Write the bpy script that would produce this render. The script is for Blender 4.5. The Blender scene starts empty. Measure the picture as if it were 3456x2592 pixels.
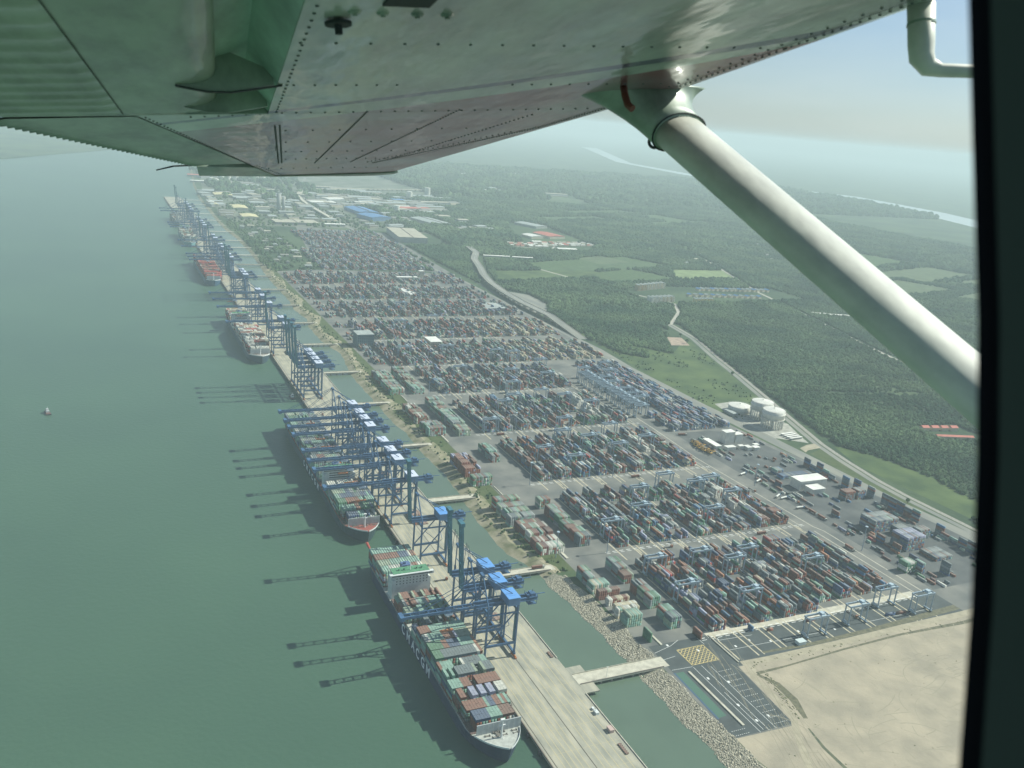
import bpy, math, random
import numpy as np
from mathutils import Matrix, Vector
random.seed(7); rng = np.random.default_rng(7)
sc = bpy.context.scene
# ------------------------------------------------------------------ camera, sky, sun, exposure
HCAM = 465.0
FPX, PITCH, ROLL, YAW = 3027.5, math.radians(16.5718), math.radians(5.0756), math.radians(25.9035)
_sy, _cy = math.sin(YAW), math.cos(YAW)
_f0, _r0, _u0 = Vector((_sy, _cy, 0)), Vector((_cy, -_sy, 0)), Vector((0, 0, 1))
FW = _f0*math.cos(PITCH) - _u0*math.sin(PITCH); _up = _u0*math.cos(PITCH) + _f0*math.sin(PITCH)
RT = _r0*math.cos(ROLL) + _up*math.sin(ROLL); UP = _up*math.cos(ROLL) - _r0*math.sin(ROLL)
cd = bpy.data.cameras.new('camera'); cam = bpy.data.objects.new('camera', cd); sc.collection.objects.link(cam)
M = Matrix(((RT.x, UP.x, -FW.x, 0), (RT.y, UP.y, -FW.y, 0), (RT.z, UP.z, -FW.z, HCAM), (0, 0, 0, 1)))
cam.matrix_world = M
cd.sensor_width = 36; cd.lens = 36*FPX/3456; cd.clip_start = .02; cd.clip_end = 150000
cd.dof.use_dof = True; cd.dof.focus_distance = 600; cd.dof.aperture_fstop = 9.5
sc.camera = cam
SUN = Vector((1.15, -.07, 1)).normalized(); ELEV = math.asin(SUN.z); AZ = math.atan2(SUN.x, SUN.y)
w = bpy.data.worlds.new('World'); sc.world = w; w.use_nodes = True
nt = w.node_tree; sky = nt.nodes.new('ShaderNodeTexSky'); sky.sky_type = 'NISHITA'; sky.sun_disc = False
sky.sun_elevation = ELEV; sky.sun_rotation = AZ; sky.air_density = 1.0; sky.dust_density = .6; sky.ozone_density = 1.0
bg = nt.nodes['Background']; bg.inputs['Strength'].default_value = .066
hs = nt.nodes.new('ShaderNodeHueSaturation'); hs.inputs['Saturation'].default_value = .72
tm = nt.nodes.new('ShaderNodeVectorMath'); tm.operation = 'MULTIPLY'; tm.inputs[1].default_value = (.86, 1.04, 1.2)
nt.links.new(sky.outputs[0], hs.inputs['Color']); nt.links.new(hs.outputs[0], tm.inputs[0])
ctc = nt.nodes.new('ShaderNodeTexCoord'); cmp_ = nt.nodes.new('ShaderNodeMapping'); cmp_.inputs['Scale'].default_value = (3, 3, 14); cno = nt.nodes.new('ShaderNodeTexNoise'); cno.inputs['Scale'].default_value = 1.6; cno.inputs['Detail'].default_value = 7
ccr = nt.nodes.new('ShaderNodeValToRGB'); ccr.color_ramp.elements[0].position = .48; ccr.color_ramp.elements[1].position = .8; ccr.color_ramp.elements[1].color = (.2,.2,.2,1); cmx = nt.nodes.new('ShaderNodeMix'); cmx.data_type = 'RGBA'; cmx.inputs[7].default_value = (9, 10, 10, 1)
nt.links.new(ctc.outputs['Generated'], cmp_.inputs[0]); nt.links.new(cmp_.outputs[0], cno.inputs['Vector']); nt.links.new(cno.outputs['Fac'], ccr.inputs[0]); nt.links.new(ccr.outputs[0], cmx.inputs['Factor']); nt.links.new(tm.outputs[0], cmx.inputs[6]); nt.links.new(cmx.outputs[2], bg.inputs['Color'])
sl = bpy.data.lights.new('sun', 'SUN'); sl.energy = 5.0; sl.angle = math.radians(.55); sl.color = (.98, .98, .86)
so = bpy.data.objects.new('sun', sl); sc.collection.objects.link(so)
so.rotation_euler = (-SUN).to_track_quat('-Z', 'Y').to_euler()
vs = sc.view_settings; vs.view_transform = 'Standard'; vs.look = 'None'; vs.exposure = .34; vs.gamma = 1
sc.cycles.max_bounces = 8; sc.cycles.diffuse_bounces = 2; sc.cycles.glossy_bounces = 2; sc.cycles.transparent_max_bounces = 8
sc.cycles.volume_bounces = 4; sc.cycles.use_denoising = True; sc.cycles.caustics_reflective = False; sc.cycles.caustics_refractive = False
# ------------------------------------------------------------------ helpers
LINK = sc.collection.objects.link
def link_obj(name, me, parent=None):
    o = bpy.data.objects.new(name, me); LINK(o)
    if parent is not None: o.parent = parent
    return o
def tag(o, label=None, cat=None, group=None, kind=None):
    if label: o['label'] = label
    if cat: o['category'] = cat
    if group: o['group'] = group
    if kind: o['kind'] = kind
    return o
def empty(name, loc, label, cat, group=None, rz=0):
    o = bpy.data.objects.new(name, None); LINK(o); o.location = loc; o.rotation_euler = (0, 0, rz)
    o.empty_display_size = 1; return tag(o, label, cat, group)
def copy_tree(o, parent=None):
    c = o.copy(); LINK(c)
    if parent is not None: c.parent = parent
    for ch in CH.get(o.name, []): copy_tree(ch, c)
    CH[c.name] = []
    return c
CH = {}
class MB:
    def __init__(s): s.v = []; s.f = []; s.m = []
    def box(s, x0, x1, y0, y1, z0, z1, m=0):
        b = len(s.v); s.v += [(x0,y0,z0),(x1,y0,z0),(x1,y1,z0),(x0,y1,z0),(x0,y0,z1),(x1,y0,z1),(x1,y1,z1),(x0,y1,z1)]
        for q in ((0,3,2,1),(4,5,6,7),(0,1,5,4),(1,2,6,5),(2,3,7,6),(3,0,4,7)): s.f.append(tuple(b+i for i in q)); s.m.append(m)
        return s
    def beam(s, p, q, wx, wz=None, m=0, up=(0,0,1)):
        wz = wz or wx; p = Vector(p); q = Vector(q); d = (q-p).normalized(); u = Vector(up)
        if abs(d.dot(u)) > .98: u = Vector((0,1,0))
        a = d.cross(u).normalized()*wx/2; c = a.cross(d).normalized()*wz/2; b = len(s.v)
        for e in (p, q):
            for t in (-a-c, a-c, a+c, -a+c): s.v.append(tuple(e+t))
        for k in ((0,3,2,1),(4,5,6,7),(0,1,5,4),(1,2,6,5),(2,3,7,6),(3,0,4,7)): s.f.append(tuple(b+i for i in k)); s.m.append(m)
        return s
    def tube(s, pts, rs, n=8, m=0, cap=True):
        pts = [Vector(p) for p in pts]
        if not hasattr(rs, '__len__'): rs = [rs]*len(pts)
        b0 = len(s.v); pa = None
        for i, p in enumerate(pts):
            d = (pts[min(i+1, len(pts)-1)] - pts[max(i-1, 0)]).normalized()
            if pa is None:
                u = Vector((0,0,1)) if abs(d.z) < .9 else Vector((1,0,0)); pa = d.cross(u).normalized()
            else: pa = (pa - d*pa.dot(d)).normalized()
            pb = d.cross(pa)
            for k in range(n):
                t = 2*math.pi*k/n; s.v.append(tuple(p + (pa*math.cos(t)+pb*math.sin(t))*rs[i]))
        for i in range(len(pts)-1):
            for k in range(n):
                a = b0+i*n+k; c = b0+i*n+(k+1)%n; s.f.append((a, c, c+n, a+n)); s.m.append(m)
        if cap:
            s.f.append(tuple(b0+k for k in range(n))[::-1]); s.f.append(tuple(b0+(len(pts)-1)*n+k for k in range(n))); s.m += [m, m]
        return s
    def prism(s, poly, z0, z1, m=0):
        n = len(poly); b = len(s.v); s.v += [(x,y,z0) for x,y in poly]+[(x,y,z1) for x,y in poly]
        ar = sum(poly[i][0]*poly[(i+1)%n][1]-poly[(i+1)%n][0]*poly[i][1] for i in range(n))
        top = tuple(b+n+i for i in range(n)); bot = tuple(b+i for i in range(n))
        s.f += [top if ar > 0 else top[::-1], bot[::-1] if ar > 0 else bot]; s.m += [m, m]
        for i in range(n):
            j = (i+1) % n; q = (b+i, b+j, b+n+j, b+n+i); s.f.append(q if ar > 0 else q[::-1]); s.m.append(m)
        return s
    def sheet(s, poly, z=0, m=0):
        n = len(poly); b = len(s.v); s.v += [(p[0], p[1], p[2] if len(p) > 2 else z) for p in poly]
        ar = sum(poly[i][0]*poly[(i+1)%n][1]-poly[(i+1)%n][0]*poly[i][1] for i in range(n))
        t = tuple(b+i for i in range(n)); s.f.append(t if ar > 0 else t[::-1]); s.m.append(m); return s
    def strip(s, line, w, z=0, m=0):
        L = [Vector((p[0], p[1])) for p in line]; left = []; right = []
        for i, p in enumerate(L):
            d = (L[min(i+1, len(L)-1)]-L[max(i-1, 0)]).normalized(); nn = Vector((-d.y, d.x)); ww = w[i] if hasattr(w, '__len__') else w
            left.append(p+nn*ww/2); right.append(p-nn*ww/2)
        zz = [p[2] if len(p) > 2 else z for p in line]
        for i in range(len(L)-1):
            b = len(s.v); s.v += [(*right[i], zz[i]), (*right[i+1], zz[i+1]), (*left[i+1], zz[i+1]), (*left[i], zz[i])]; s.f.append((b, b+1, b+2, b+3)); s.m.append(m)
        return s
    def build(s, name, mats, parent=None, smooth=False):
        me = bpy.data.meshes.new(name); me.from_pydata(s.v, [], s.f)
        if not isinstance(mats, (list, tuple)): mats = [mats]
        for mm in mats: me.materials.append(mm)
        if len(mats) > 1: me.polygons.foreach_set('material_index', s.m)
        if smooth: me.polygons.foreach_set('use_smooth', [True]*len(me.polygons))
        me.update(); o = link_obj(name, me, parent)
        if parent is not None: CH.setdefault(parent.name, []).append(o)
        CH.setdefault(o.name, []); return o
def mat(name, col, rough=.7, metal=0, var=0, vs=1., col2=None, bump=0, bs=None, isl=0, spec=.4, coord='pos', detail=4, stretch=None):
    m = bpy.data.materials.new(name); m.use_nodes = True; t = m.node_tree; b = t.nodes['Principled BSDF']
    b.inputs['Roughness'].default_value = rough; b.inputs['Metallic'].default_value = metal; b.inputs['Specular IOR Level'].default_value = spec
    b.inputs['Base Color'].default_value = (*col, 1)
    if coord == 'pos': g = t.nodes.new('ShaderNodeNewGeometry').outputs['Position']
    else: g = t.nodes.new('ShaderNodeTexCoord').outputs['Object']
    if stretch:
        mp = t.nodes.new('ShaderNodeMapping'); mp.inputs['Scale'].default_value = stretch; t.links.new(g, mp.inputs[0]); g = mp.outputs[0]
    out = None
    if var or col2:
        n = t.nodes.new('ShaderNodeTexNoise'); n.inputs['Scale'].default_value = 1/vs; n.inputs['Detail'].default_value = detail; t.links.new(g, n.inputs['Vector'])
        r = t.nodes.new('ShaderNodeValToRGB'); r.color_ramp.elements[0].position = .35; r.color_ramp.elements[1].position = .65
        a = col2 if col2 else tuple(c*(1-var) for c in col); c = col if col2 else tuple(min(1, c*(1+var)) for c in col)
        r.color_ramp.elements[0].color = (*a, 1); r.color_ramp.elements[1].color = (*c, 1)
        t.links.new(n.outputs['Fac'], r.inputs[0]); out = r.outputs[0]; t.links.new(out, b.inputs['Base Color'])
    if isl:
        gi = t.nodes.new('ShaderNodeNewGeometry'); mr = t.nodes.new('ShaderNodeMapRange'); mr.inputs['To Min'].default_value = 1-isl; mr.inputs['To Max'].default_value = 1+isl
        t.links.new(gi.outputs['Random Per Island'], mr.inputs[0]); h = t.nodes.new('ShaderNodeHueSaturation')
        if out: t.links.new(out, h.inputs['Color'])
        else: h.inputs['Color'].default_value = (*col, 1)
        t.links.new(mr.outputs[0], h.inputs['Value']); t.links.new(h.outputs[0], b.inputs['Base Color'])
    if bump:
        n2 = t.nodes.new('ShaderNodeTexNoise'); n2.inputs['Scale'].default_value = 1/(bs or vs); n2.inputs['Detail'].default_value = 5; t.links.new(g, n2.inputs['Vector'])
        bp = t.nodes.new('ShaderNodeBump'); bp.inputs['Distance'].default_value = bump; t.links.new(n2.outputs['Fac'], bp.inputs['Height']); t.links.new(bp.outputs[0], b.inputs['Normal'])
    return m
MT = {}
def setting(name, mb, m): return tag(mb.build(name, m), kind='structure')
# ------------------------------------------------------------------ materials of the setting
M_water = mat('sea_water', (.064,.128,.082), .32, col2=(.054,.11,.074), vs=310, bump=.3, bs=5, detail=7, spec=.22)
M_basin = mat('basin_water', (.1,.15,.105), .25, var=.06, vs=60, bump=.05, bs=4, spec=.5)
M_land = mat('far_land', (.085,.125,.06), .95, col2=(.03,.06,.035), vs=260, bump=1.5, bs=14, spec=.1, detail=8)
M_grass = mat('meadow_grass', (.105,.15,.055), .95, col2=(.05,.085,.035), vs=55, spec=.1, detail=9, bump=.4, bs=6)
M_scrub = mat('rough_grass', (.1,.125,.06), .95, col2=(.07,.1,.04), vs=14, spec=.1, detail=9, bump=.3, bs=4)
M_sand = mat('sand', (.42,.37,.275), .95, col2=(.31,.28,.215), vs=30, spec=.1, detail=10, bump=.5, bs=9)
M_sand2 = mat('shore_sand', (.38,.34,.24), .95, col2=(.17,.18,.1), vs=16, spec=.1, detail=9, bump=.4, bs=5)
M_track = mat('dirt_track', (.42,.38,.28), .95, col2=(.33,.3,.22), vs=8, spec=.1)
M_ditch = mat('wet_ditch', (.07,.09,.06), .8, col2=(.14,.15,.09), vs=5, spec=.2)
M_asph = mat('yard_asphalt', (.22,.22,.195), .9, col2=(.12,.13,.125), vs=38, spec=.2, detail=9)
M_asph2 = mat('new_asphalt', (.075,.09,.09), .9, var=.12, vs=12, spec=.2)
M_conc = mat('quay_concrete', (.43,.41,.32), .85, col2=(.27,.275,.23), vs=7, spec=.2, detail=10, stretch=(1,.28,1))
M_conc2 = mat('pale_concrete', (.5,.48,.39), .85, var=.15, vs=6, spec=.2)
M_road = mat('road_surface', (.27,.27,.23), .9, col2=(.2,.21,.19), vs=20, spec=.2, stretch=(1,.2,1))
M_white = mat('white_paint', (.72,.74,.7), .6); M_yellow = mat('yellow_paint', (.6,.48,.2), .7, var=.2, vs=2)
M_rail = mat('steel_rail', (.07,.06,.05), .6); M_rock = mat('armour_rock', (.42,.39,.3), .95, isl=.35, var=.15, vs=1.5, spec=.1)
M_bank = mat('gravel_bank', (.36,.34,.26), .95, col2=(.17,.18,.14), vs=2.2, spec=.1, detail=8, bump=.6, bs=2)
M_leaf = mat('forest_leaf', (.038,.085,.03), .9, isl=.5, spec=.15); M_leaf2 = mat('plantation_leaf', (.045,.1,.034), .9, isl=.4, spec=.15)
# ------------------------------------------------------------------ water and land
RNG = 60000; R = RNG
mb = MB(); mb.sheet([(-R,-R),(R,-R),(R,R),(-R,R)], -4); setting('sea', mb, M_water)
SHORE = [(449,-400),(450,200),(432,440),(432,478),(429,510),(430,560),(430,640),(427,698),(422,745),(418,785),(406,812),(406,890),(408,925),(414,982),(418,1050),(414,1110),(415,1160),(417,1200),(411,1260),(412,1355),(412,1515),(420,1574),(430,1650),(414,1762),(415,1880),(427,1944),(417,2036),(425,2135),(424,2272),(425,2450),(435,2620),(442,2800),(441,3110),(432,3300),(430,3500),(436,3836),(443,4240),(480,4852),(540,5600),(700,7200),(900,9000),(300,16000),(-2000,R)]
def shore_x(y):
    for (x0,y0),(x1,y1) in zip(SHORE, SHORE[1:]):
        if y0 <= y <= y1: return x0+(x1-x0)*(y-y0)/(y1-y0)
    return 450
def jit(y, a, f): return a*math.sin(y*f)+a*.6*math.sin(y*f*2.7+1.3)
ys = list(np.arange(-400, 2600, 12.)) + [p[1] for p in SHORE if p[1] > 2600]
def bankw(y): return 23 if y < 745 else (14 if y < 2500 else 10)
edge_w = [(shore_x(y)+jit(y, .9, .11), y) for y in ys]; edge_l = [(x+bankw(y)+jit(y+50, 1., .07), y) for x, y in edge_w]
mb = MB()
for (a, c), (b, d) in zip(zip(edge_l, edge_w), zip(edge_l[1:], edge_w[1:])):
    mb.sheet([a, (R, a[1]), (R, b[1]), b], 0, 0)
mb.sheet([edge_l[0], (edge_l[0][0], -R), (R, -R), (R, edge_l[0][1])], 0, 0)
setting('land', mb, M_land)
mb = MB()
for (a, c), (b, d) in zip(zip(edge_l, edge_w), zip(edge_l[1:], edge_w[1:])):
    mi = 0 if a[1] < 745 else 1
    bb = len(mb.v); mb.v += [(c[0]-3, c[1], -5), (a[0], a[1], .0), (b[0], b[1], .0), (d[0]-3, d[1], -5)]; mb.f.append((bb, bb+1, bb+2, bb+3)); mb.m.append(mi)
setting('shore_bank', mb, [M_bank, M_sand2])
mb = MB(); mb.sheet([(-9000,-1500),(-3000,1500),(-1500,3600),(-430,5800),(-154,6450),(207,7200),(560,8100),(1200,12000),(-2000,40000),(-30000,40000)], -1.5); setting('far_shore', mb, M_land)
mb = MB(); mb.strip([(5200,3300),(5900,4650),(6260,5420),(6500,6170),(6580,6640),(6280,7200),(6170,8570),(6480,10550),(9000,16000)], [300,360,400,330,420,300,240,200,300], .05); setting('river', mb, mat('river_water', (.5,.56,.56), .3))
# surface sheets over the land, each a little above the one below
Z = lambda k: .004*k+.004
def poly(name, pts, k, m): mb = MB(); mb.sheet(pts, Z(k)); return setting(name, mb, m)
def eastof(dx, y0, y1):
    return [(x+dx, y) for x, y in edge_l if y0 <= y <= y1]
poly('sand_fill', eastof(.5, -400, 560)+[(1700,560),(1700,-400)], 1, M_sand)
mb = MB(); ww = eastof(.3, 745, 2600)
for a, b in zip(ww, ww[1:]): mb.sheet([a, (462, a[1]), (462, b[1]), b], Z(1))
setting('verge', mb, M_scrub)
mb = MB()
for a, b in zip(ww, ww[1:]):
    if a[1] > 1230 and a[1] < 1300: continue
    wa, wb = 12+5*math.sin(a[1]*.03)+jit(a[1], 2, .2), 12+5*math.sin(b[1]*.03)+jit(b[1], 2, .2)
    mb.sheet([a, (a[0]+wa, a[1]), (b[0]+wb, b[1]), b], Z(2))
setting('shore_sand', mb, M_sand2)
poly('yard_pavement', [(452,560),(453,466),(515,464),(522,548),(640,545),(740,549),(830,552),(1003,566),(1001,692),(984,851),(986,932),(970,1012),(962,1131),(964,1227),(957,1357),(953,1467),(958,1540),(972,1700),(976,2061),(972,2214),(968,2385),(930,2485),(620,2530),(540,2520),(462,2500),(461,1900),(461,900),(460,745),(454,700)], 3, M_asph)
poly('new_pavement', [(457,555),(454,467),(515,466),(521,549),(640,546),(740,550),(830,553),(830,601),(458,601)], 4, M_asph2)
poly('depot_pavement', [(836,602),(1000,602),(996,692),(980,851),(974,932),(960,1012),(950,1090),(905,1112),(836,1112)], 4, mat('depot_asphalt', (.125,.135,.13), .9, col2=(.075,.085,.088), vs=30, spec=.2, detail=9))
poly('industrial_ground', [(478,3402),(900,3400),(1250,3300),(1400,4200),(2400,5200),(3300,7600),(2400,7800),(900,6500),(560,5300),(470,4300)], 1, mat('industrial_earth', (.2,.21,.17), .95, col2=(.08,.11,.07), vs=110, detail=10, spec=.1))
poly('container_field_ground', [(620,2810),(930,2490),(975,2500),(1010,3300),(700,3420)], 2, M_asph)
poly('meadow', [(985,1120),(1040,1070),(1083,1140),(1140,1300),(1200,1500),(1265,1690),(1140,1560),(1010,1740),(1003,1600),(985,1400)], 1, M_grass)
poly('scrub_meadow', [(1000,1740),(1060,1600),(1150,1640),(1300,1830),(1500,1950),(1790,2050),(1480,2090),(1300,2120),(1130,2110),(1015,1930)], 2, M_grass)
poly('north_meadow', [(1080,2380),(1244,2391),(1500,2430),(1500,2560),(1325,2550),(1137,2539)], 1, M_grass)
FIELDS = []
frg = np.random.default_rng(11)
fmats = [mat('field_green', (.08,.125,.06), .95, var=.2, vs=40, spec=.1), mat('field_straw', (.105,.14,.075), .95, var=.2, vs=40, spec=.1), mat('field_young_palm', (.075,.12,.05), .95, var=.25, vs=12, spec=.1)]
for i in range(26):
    rr0 = frg.uniform(2750, 7600); aa = frg.uniform(.47, .95) if i % 3 else frg.uniform(.3, .7); fx, fy = rr0*math.sin(aa), rr0*math.cos(aa)
    if fx < 1450+max(0, fy-2900)*.35 or (1380 < fx < 2050 and fy < 2320) or (fx < 1950 and 2900 < fy < 3800): continue
    sx, sy = frg.uniform(60, 230)*(1+rr0/9000), frg.uniform(30, 90)*(1+rr0/5000); th = .3
    pg_ = [(fx+u*sx*math.cos(th)-v*sy*math.sin(th), fy+u*sx*math.sin(th)+v*sy*math.cos(th)) for u, v in ((-1,-.8),(1,-1),(.9,1),(-.8,.9))]
    FIELDS.append(pg_); poly('field', pg_, .2+.02*i, fmats[i % 3])
poly('pale_field', [(1748,2426),(1973,2410),(2060,2580),(1829,2590)], 1, mat('pale_field', (.2,.26,.12), .95, var=.2, vs=40, spec=.1))
poly('roadside_meadow', [(1060,700),(1110,700),(1130,860),(1108,960),(1075,1010),(1048,930),(1050,860)], 1, M_grass)
poly('grass_wedge', [(1003,770),(1012,770),(1014,870),(1034,960),(1040,1000),(1006,985),(1002,900)], 2, M_scrub)
poly('tank_compound', [(990,1060),(1002,1055),(1040,1026),(1052,1062),(1072,1112),(1066,1200),(1052,1240),(1008,1235),(992,1150)], 2, mat('compound_paving', (.36,.36,.31), .9, var=.2, vs=9))
poly('bare_earth_patch', [(1182,1628),(1228,1622),(1252,1690),(1218,1700)], 4, mat('bare_earth', (.38,.29,.22), .95, var=.2, vs=9))
poly('dirt_fork', [(1003,992),(1013,999),(1046,1004),(1048,1022),(1030,1020),(1007,1010)], 6, M_track)
poly('road_plaza', [(1016,2251),(1084,2175),(1082,2069),(1040,1975),(1019,1931),(998,1960),(996,2100)], 3, M_road)
# roads
PER = [(1012,600),(1006,700),(995,800),(992,900),(987,1000),(982,1131),(974,1227),(971,1357),(968,1467),(978,1620),(978,1720),(974,1860),(973,2061),(970,2214),(968,2385),(950,2500),(930,2700),(925,3000),(905,3460),(925,4000),(960,4600),(1200,5600)]
mb = MB(); mb.strip(PER, [22,20,18,20,24,26,26,28,28,26,16,9,8,8,8,12,16,16,16,16,16,16], Z(4)); setting('perimeter_road', mb, M_road)
R2 = [(1027,560),(1026,720),(1024,812),(1027,870),(1040,950),(1055,1018),(1097,1142),(1135,1250),(1181,1385),(1222,1514),(1280,1676),(1306,1815)]
def off(L, d):
    out = []
    for i, p in enumerate(L):
        a = Vector(L[max(i-1,0)]); b = Vector(L[min(i+1,len(L)-1)]); t = (b-a).normalized(); out.append((p[0]+t.y*d, p[1]-t.x*d))
    return out
mb = MB(); mb.strip(off(R2, -6), 9, Z(5)); setting('access_road', mb, M_road)
mb = MB(); mb.strip(off(R2, 5), 8, Z(5)); setting('rail_track_bed', mb, mat('ballast', (.3,.29,.25), .95, var=.2, vs=3))
mb = MB(); mb.strip(off(R2, 1), 1.8, Z(6)); setting('drain_channel', mb, M_ditch)
mb = MB()
for L, w_ in (([(1306,1815),(1420,1945),(1480,2050),(1420,2200),(1330,2500),(1290,2650)], 9), ([(1727,1602),(1782,1778),(1832,1943),(1900,2200),(2100,2700),(2300,3300)], 9), ([(1640,1240),(1700,1500),(1727,1602)], 9), ([(1300,2010),(1200,2040),(1100,2100)], 8), ([(1430,3050),(1560,2980),(1690,3170)], 9)): mb.strip(L, w_, Z(5))
setting('country_road', mb, mat('pale_road', (.42,.4,.34), .9))
mb = MB(); mb.strip([(820,600),(820,756),(815,771),(807,1009),(815,1142),(822,1400)], 1.3, Z(6)); mb.strip([(808,600),(807,760)], 1.3, Z(6)); mb.strip([(800,775),(797,1009),(797,1142),(797,1800)], .8, Z(6)); setting('lane_kerb_line', mb, M_conc2)
# aisle kerbs and RTG runways
ROWS = [603,785,983,1175,1370,1545,1740,1938,2130,2320]; BLK = [533+29.7*k for k in range(9)]
mb = MB()
for y in ROWS[:7]:
    x1 = 803
    for x in np.arange(515, x1, 9.2): mb.sheet([(x,y-6),(x+5.4,y-6),(x+5.4,y-5),(x,y-5)], Z(6)); mb.sheet([(x,y-9),(x+5.4,y-9),(x+5.4,y-8.3),(x,y-8.3)], Z(6))
setting('aisle_marking', mb, M_white)
mb = MB(); mb.sheet([(524,596),(806,596),(806,607),(524,607)], Z(5)); setting('yard_apron', mb, M_conc2)
mb = MB()
for i, y in enumerate(ROWS):
    y0 = y-(32 if i else 50); y1 = y+143
    for x in BLK:
        for dx in (-3.4, 19.6): mb.sheet([(x+dx,y0+4),(x+dx+1.4,y0+4),(x+dx+1.4,y1),(x+dx,y1)], Z(7))
    if i in (1, 2, 3): 
        for x in BLK[::2]: mb.strip([(x+22, y-8), (x+24, y-34)], .8, Z(8)); mb.strip([(x+24, y-8), (x+22, y-34)], .8, Z(8))
setting('gantry_runway', mb, mat('runway_concrete', (.52,.47,.33), .9, var=.15, vs=5))
# yellow box junction, parking marks
mb = MB()
for t in np.arange(0, 58, 4.4):
    for sgn in (1, -1):
        pts = []
        for u in (0, 1):
            pass
        a = (481+t if sgn > 0 else 511-t)
        seg = []
        for y in np.arange(563, 588.1, .5):
            x = a - (y-563)*1.0 if sgn > 0 else a + (y-563)*1.0
            if 481 <= x <= 511: seg.append((x, y))
        if len(seg) > 2: mb.strip([seg[0], seg[-1]], .55, Z(6)+(.002 if sgn > 0 else 0))
for a, b in (((481,563),(511,563)),((511,563),(511,588)),((511,588),(481,588)),((481,588),(481,563))): mb.strip([a, b], .6, Z(7))
setting('yellow_box_marking', mb, M_yellow)
mb = MB()
for y in np.arange(471, 551, 7.6):
    for x in np.arange(499, 512, 2.1): mb.sheet([(x,y),(x+.9,y),(x+.9,y+.5),(x,y+.5)], Z(6))
for y in (468.5, 474):
    for x in np.arange(457, 470, 2.1): mb.sheet([(x,y),(x+.9,y),(x+.9,y+.5),(x,y+.5)], Z(6))
for x, y0, y1 in ((496.5,466,556),(489,466,560),(480,466,560),(484.5,468,520)): mb.sheet([(x,y0),(x+.35,y0),(x+.35,y1),(x,y1)], Z(6))
for x, y in ((482,540),(484,500),(486,478),(497,530),(500,580),(540,575),(560,580),(580,572),(620,578),(660,570),(530,590),(476,596),(500,480),(700,770),(640,772),(585,768),(760,768)): mb.sheet([(x,y),(x+2,y),(x+2,y+3),(x,y+3)], Z(7))
for a, b in (((513,601),(513,588)),((458,590),(480,596)),((480,596),(492,602)),((458,562),(480,561)),((458,578),(474,580)),((530,573),(640,571)),((530,590),(570,588)),((700,572),(800,572))): mb.strip([a, b], .35, Z(7))
setting('parking_marking', mb, M_white)
mb = MB()
for a, b in (((472,599),(471,628)),((466,777),(464,800)),((464,952),(464,983)),((471,477),(472,555)),((526,553),(526,600)),((462,1340),(462,1372)),((462,1148),(463,1182))):
    x0, x1 = min(a[0],b[0])-.6, max(a[0],b[0])+.6; mb.box(x0, x1, a[1], b[1], 0, .9)
setting('kerb_wall', mb, M_conc2)
mb = MB(); mb.sheet([(456,492),(466,493),(467,557),(457,557)], Z(5)); setting('drain_basin', mb, mat('drain_water', (.09,.17,.12), .2))
mb = MB(); mb.sheet([(455.6,491),(457.6,491),(458.6,558),(456.6,558)], Z(6)); setting('drain_edge', mb, mat('blue_liner', (.05,.1,.16), .6))
# sand features
mb = MB(); mb.strip([(528,551),(560,549),(655,550),(740,553),(821,553),(1000,560)], [7,9,9,8,9,9], Z(7)); mb.strip([(486,400),(490,420),(508,454),(521,473),(524,501),(525,530),(535,546)], [5,6,6,6,6,6,7], Z(7)); mb.strip([(486,300),(484,400)], 6, Z(7)); setting('dirt_track', mb, M_track)
mb = MB(); mb.strip([(531,533),(539,515),(538,492),(530,468)], [3,7,8,4], Z(6)); mb.strip([(532,534),(568,535),(642,540),(721,543),(808,540),(900,545)], [4,2,2.5,3,5,4], Z(6)); mb.strip([(560,560),(620,557),(700,559),(760,562),(830,566)], [3,5,6,8,9], Z(8)); setting('weed_strip', mb, mat('dry_weeds', (.17,.16,.1), .95, col2=(.09,.095,.06), vs=4, detail=9))
mb = MB(); mb.strip([(523,457),(518,434),(517,405),(512,380)], [1.5,3,3.4,3], Z(7)); setting('ditch', mb, M_ditch)
mb = MB()
for i in range(190):
    x, y = random.uniform(470, 850), random.uniform(380, 535); L = random.uniform(8, 40); a = random.choice([.1, 1.4, 1.6, 2.6])+random.uniform(-.2,.2); k = random.uniform(-.02,.02)
    if 455 < x < 530 and y > 462: continue
    pts = [(x, y)]
    for j in range(6): a += k*L/3; pts.append((pts[-1][0]+math.cos(a)*L/6, pts[-1][1]+math.sin(a)*L/6))
    mb.strip(pts, random.uniform(.3, .9), Z(5)+i*.0001)
setting('tyre_track', mb, mat('packed_sand', (.3,.275,.2), .95))
mb = MB()
for i in range(26):
    x, y = 690+rng.uniform(-8, 34), 470+i*1.6; mb.strip([(x, y), (x+6, y+1.2), (x+13, y+.8)], .5, Z(6))
for i in range(40):
    y = 380+i*4.2; x = 470+rng.uniform(0, 40)+(y-380)*.1; L = rng.uniform(14, 50); mb.strip([(x, y), (x+L*.3, y+L*.8), (x+L*.45, y+L*1.5)], .35, Z(8))
setting('scraper_mark', mb, mat('damp_sand', (.26,.24,.175), .95))
# drain growth plus the viaduct's shadow, painted as one dark strip
mb = MB(); mb.strip([(992,1780),(985,1900),(984,2094),(990,2200),(1000,2330),(1042,2480),(1075,2560)], [5,9,10,10,10,10,6], Z(7)); setting('viaduct_shade_drain', mb, mat('shade_and_reeds', (.03,.055,.035), .8, var=.4, vs=8))
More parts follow.
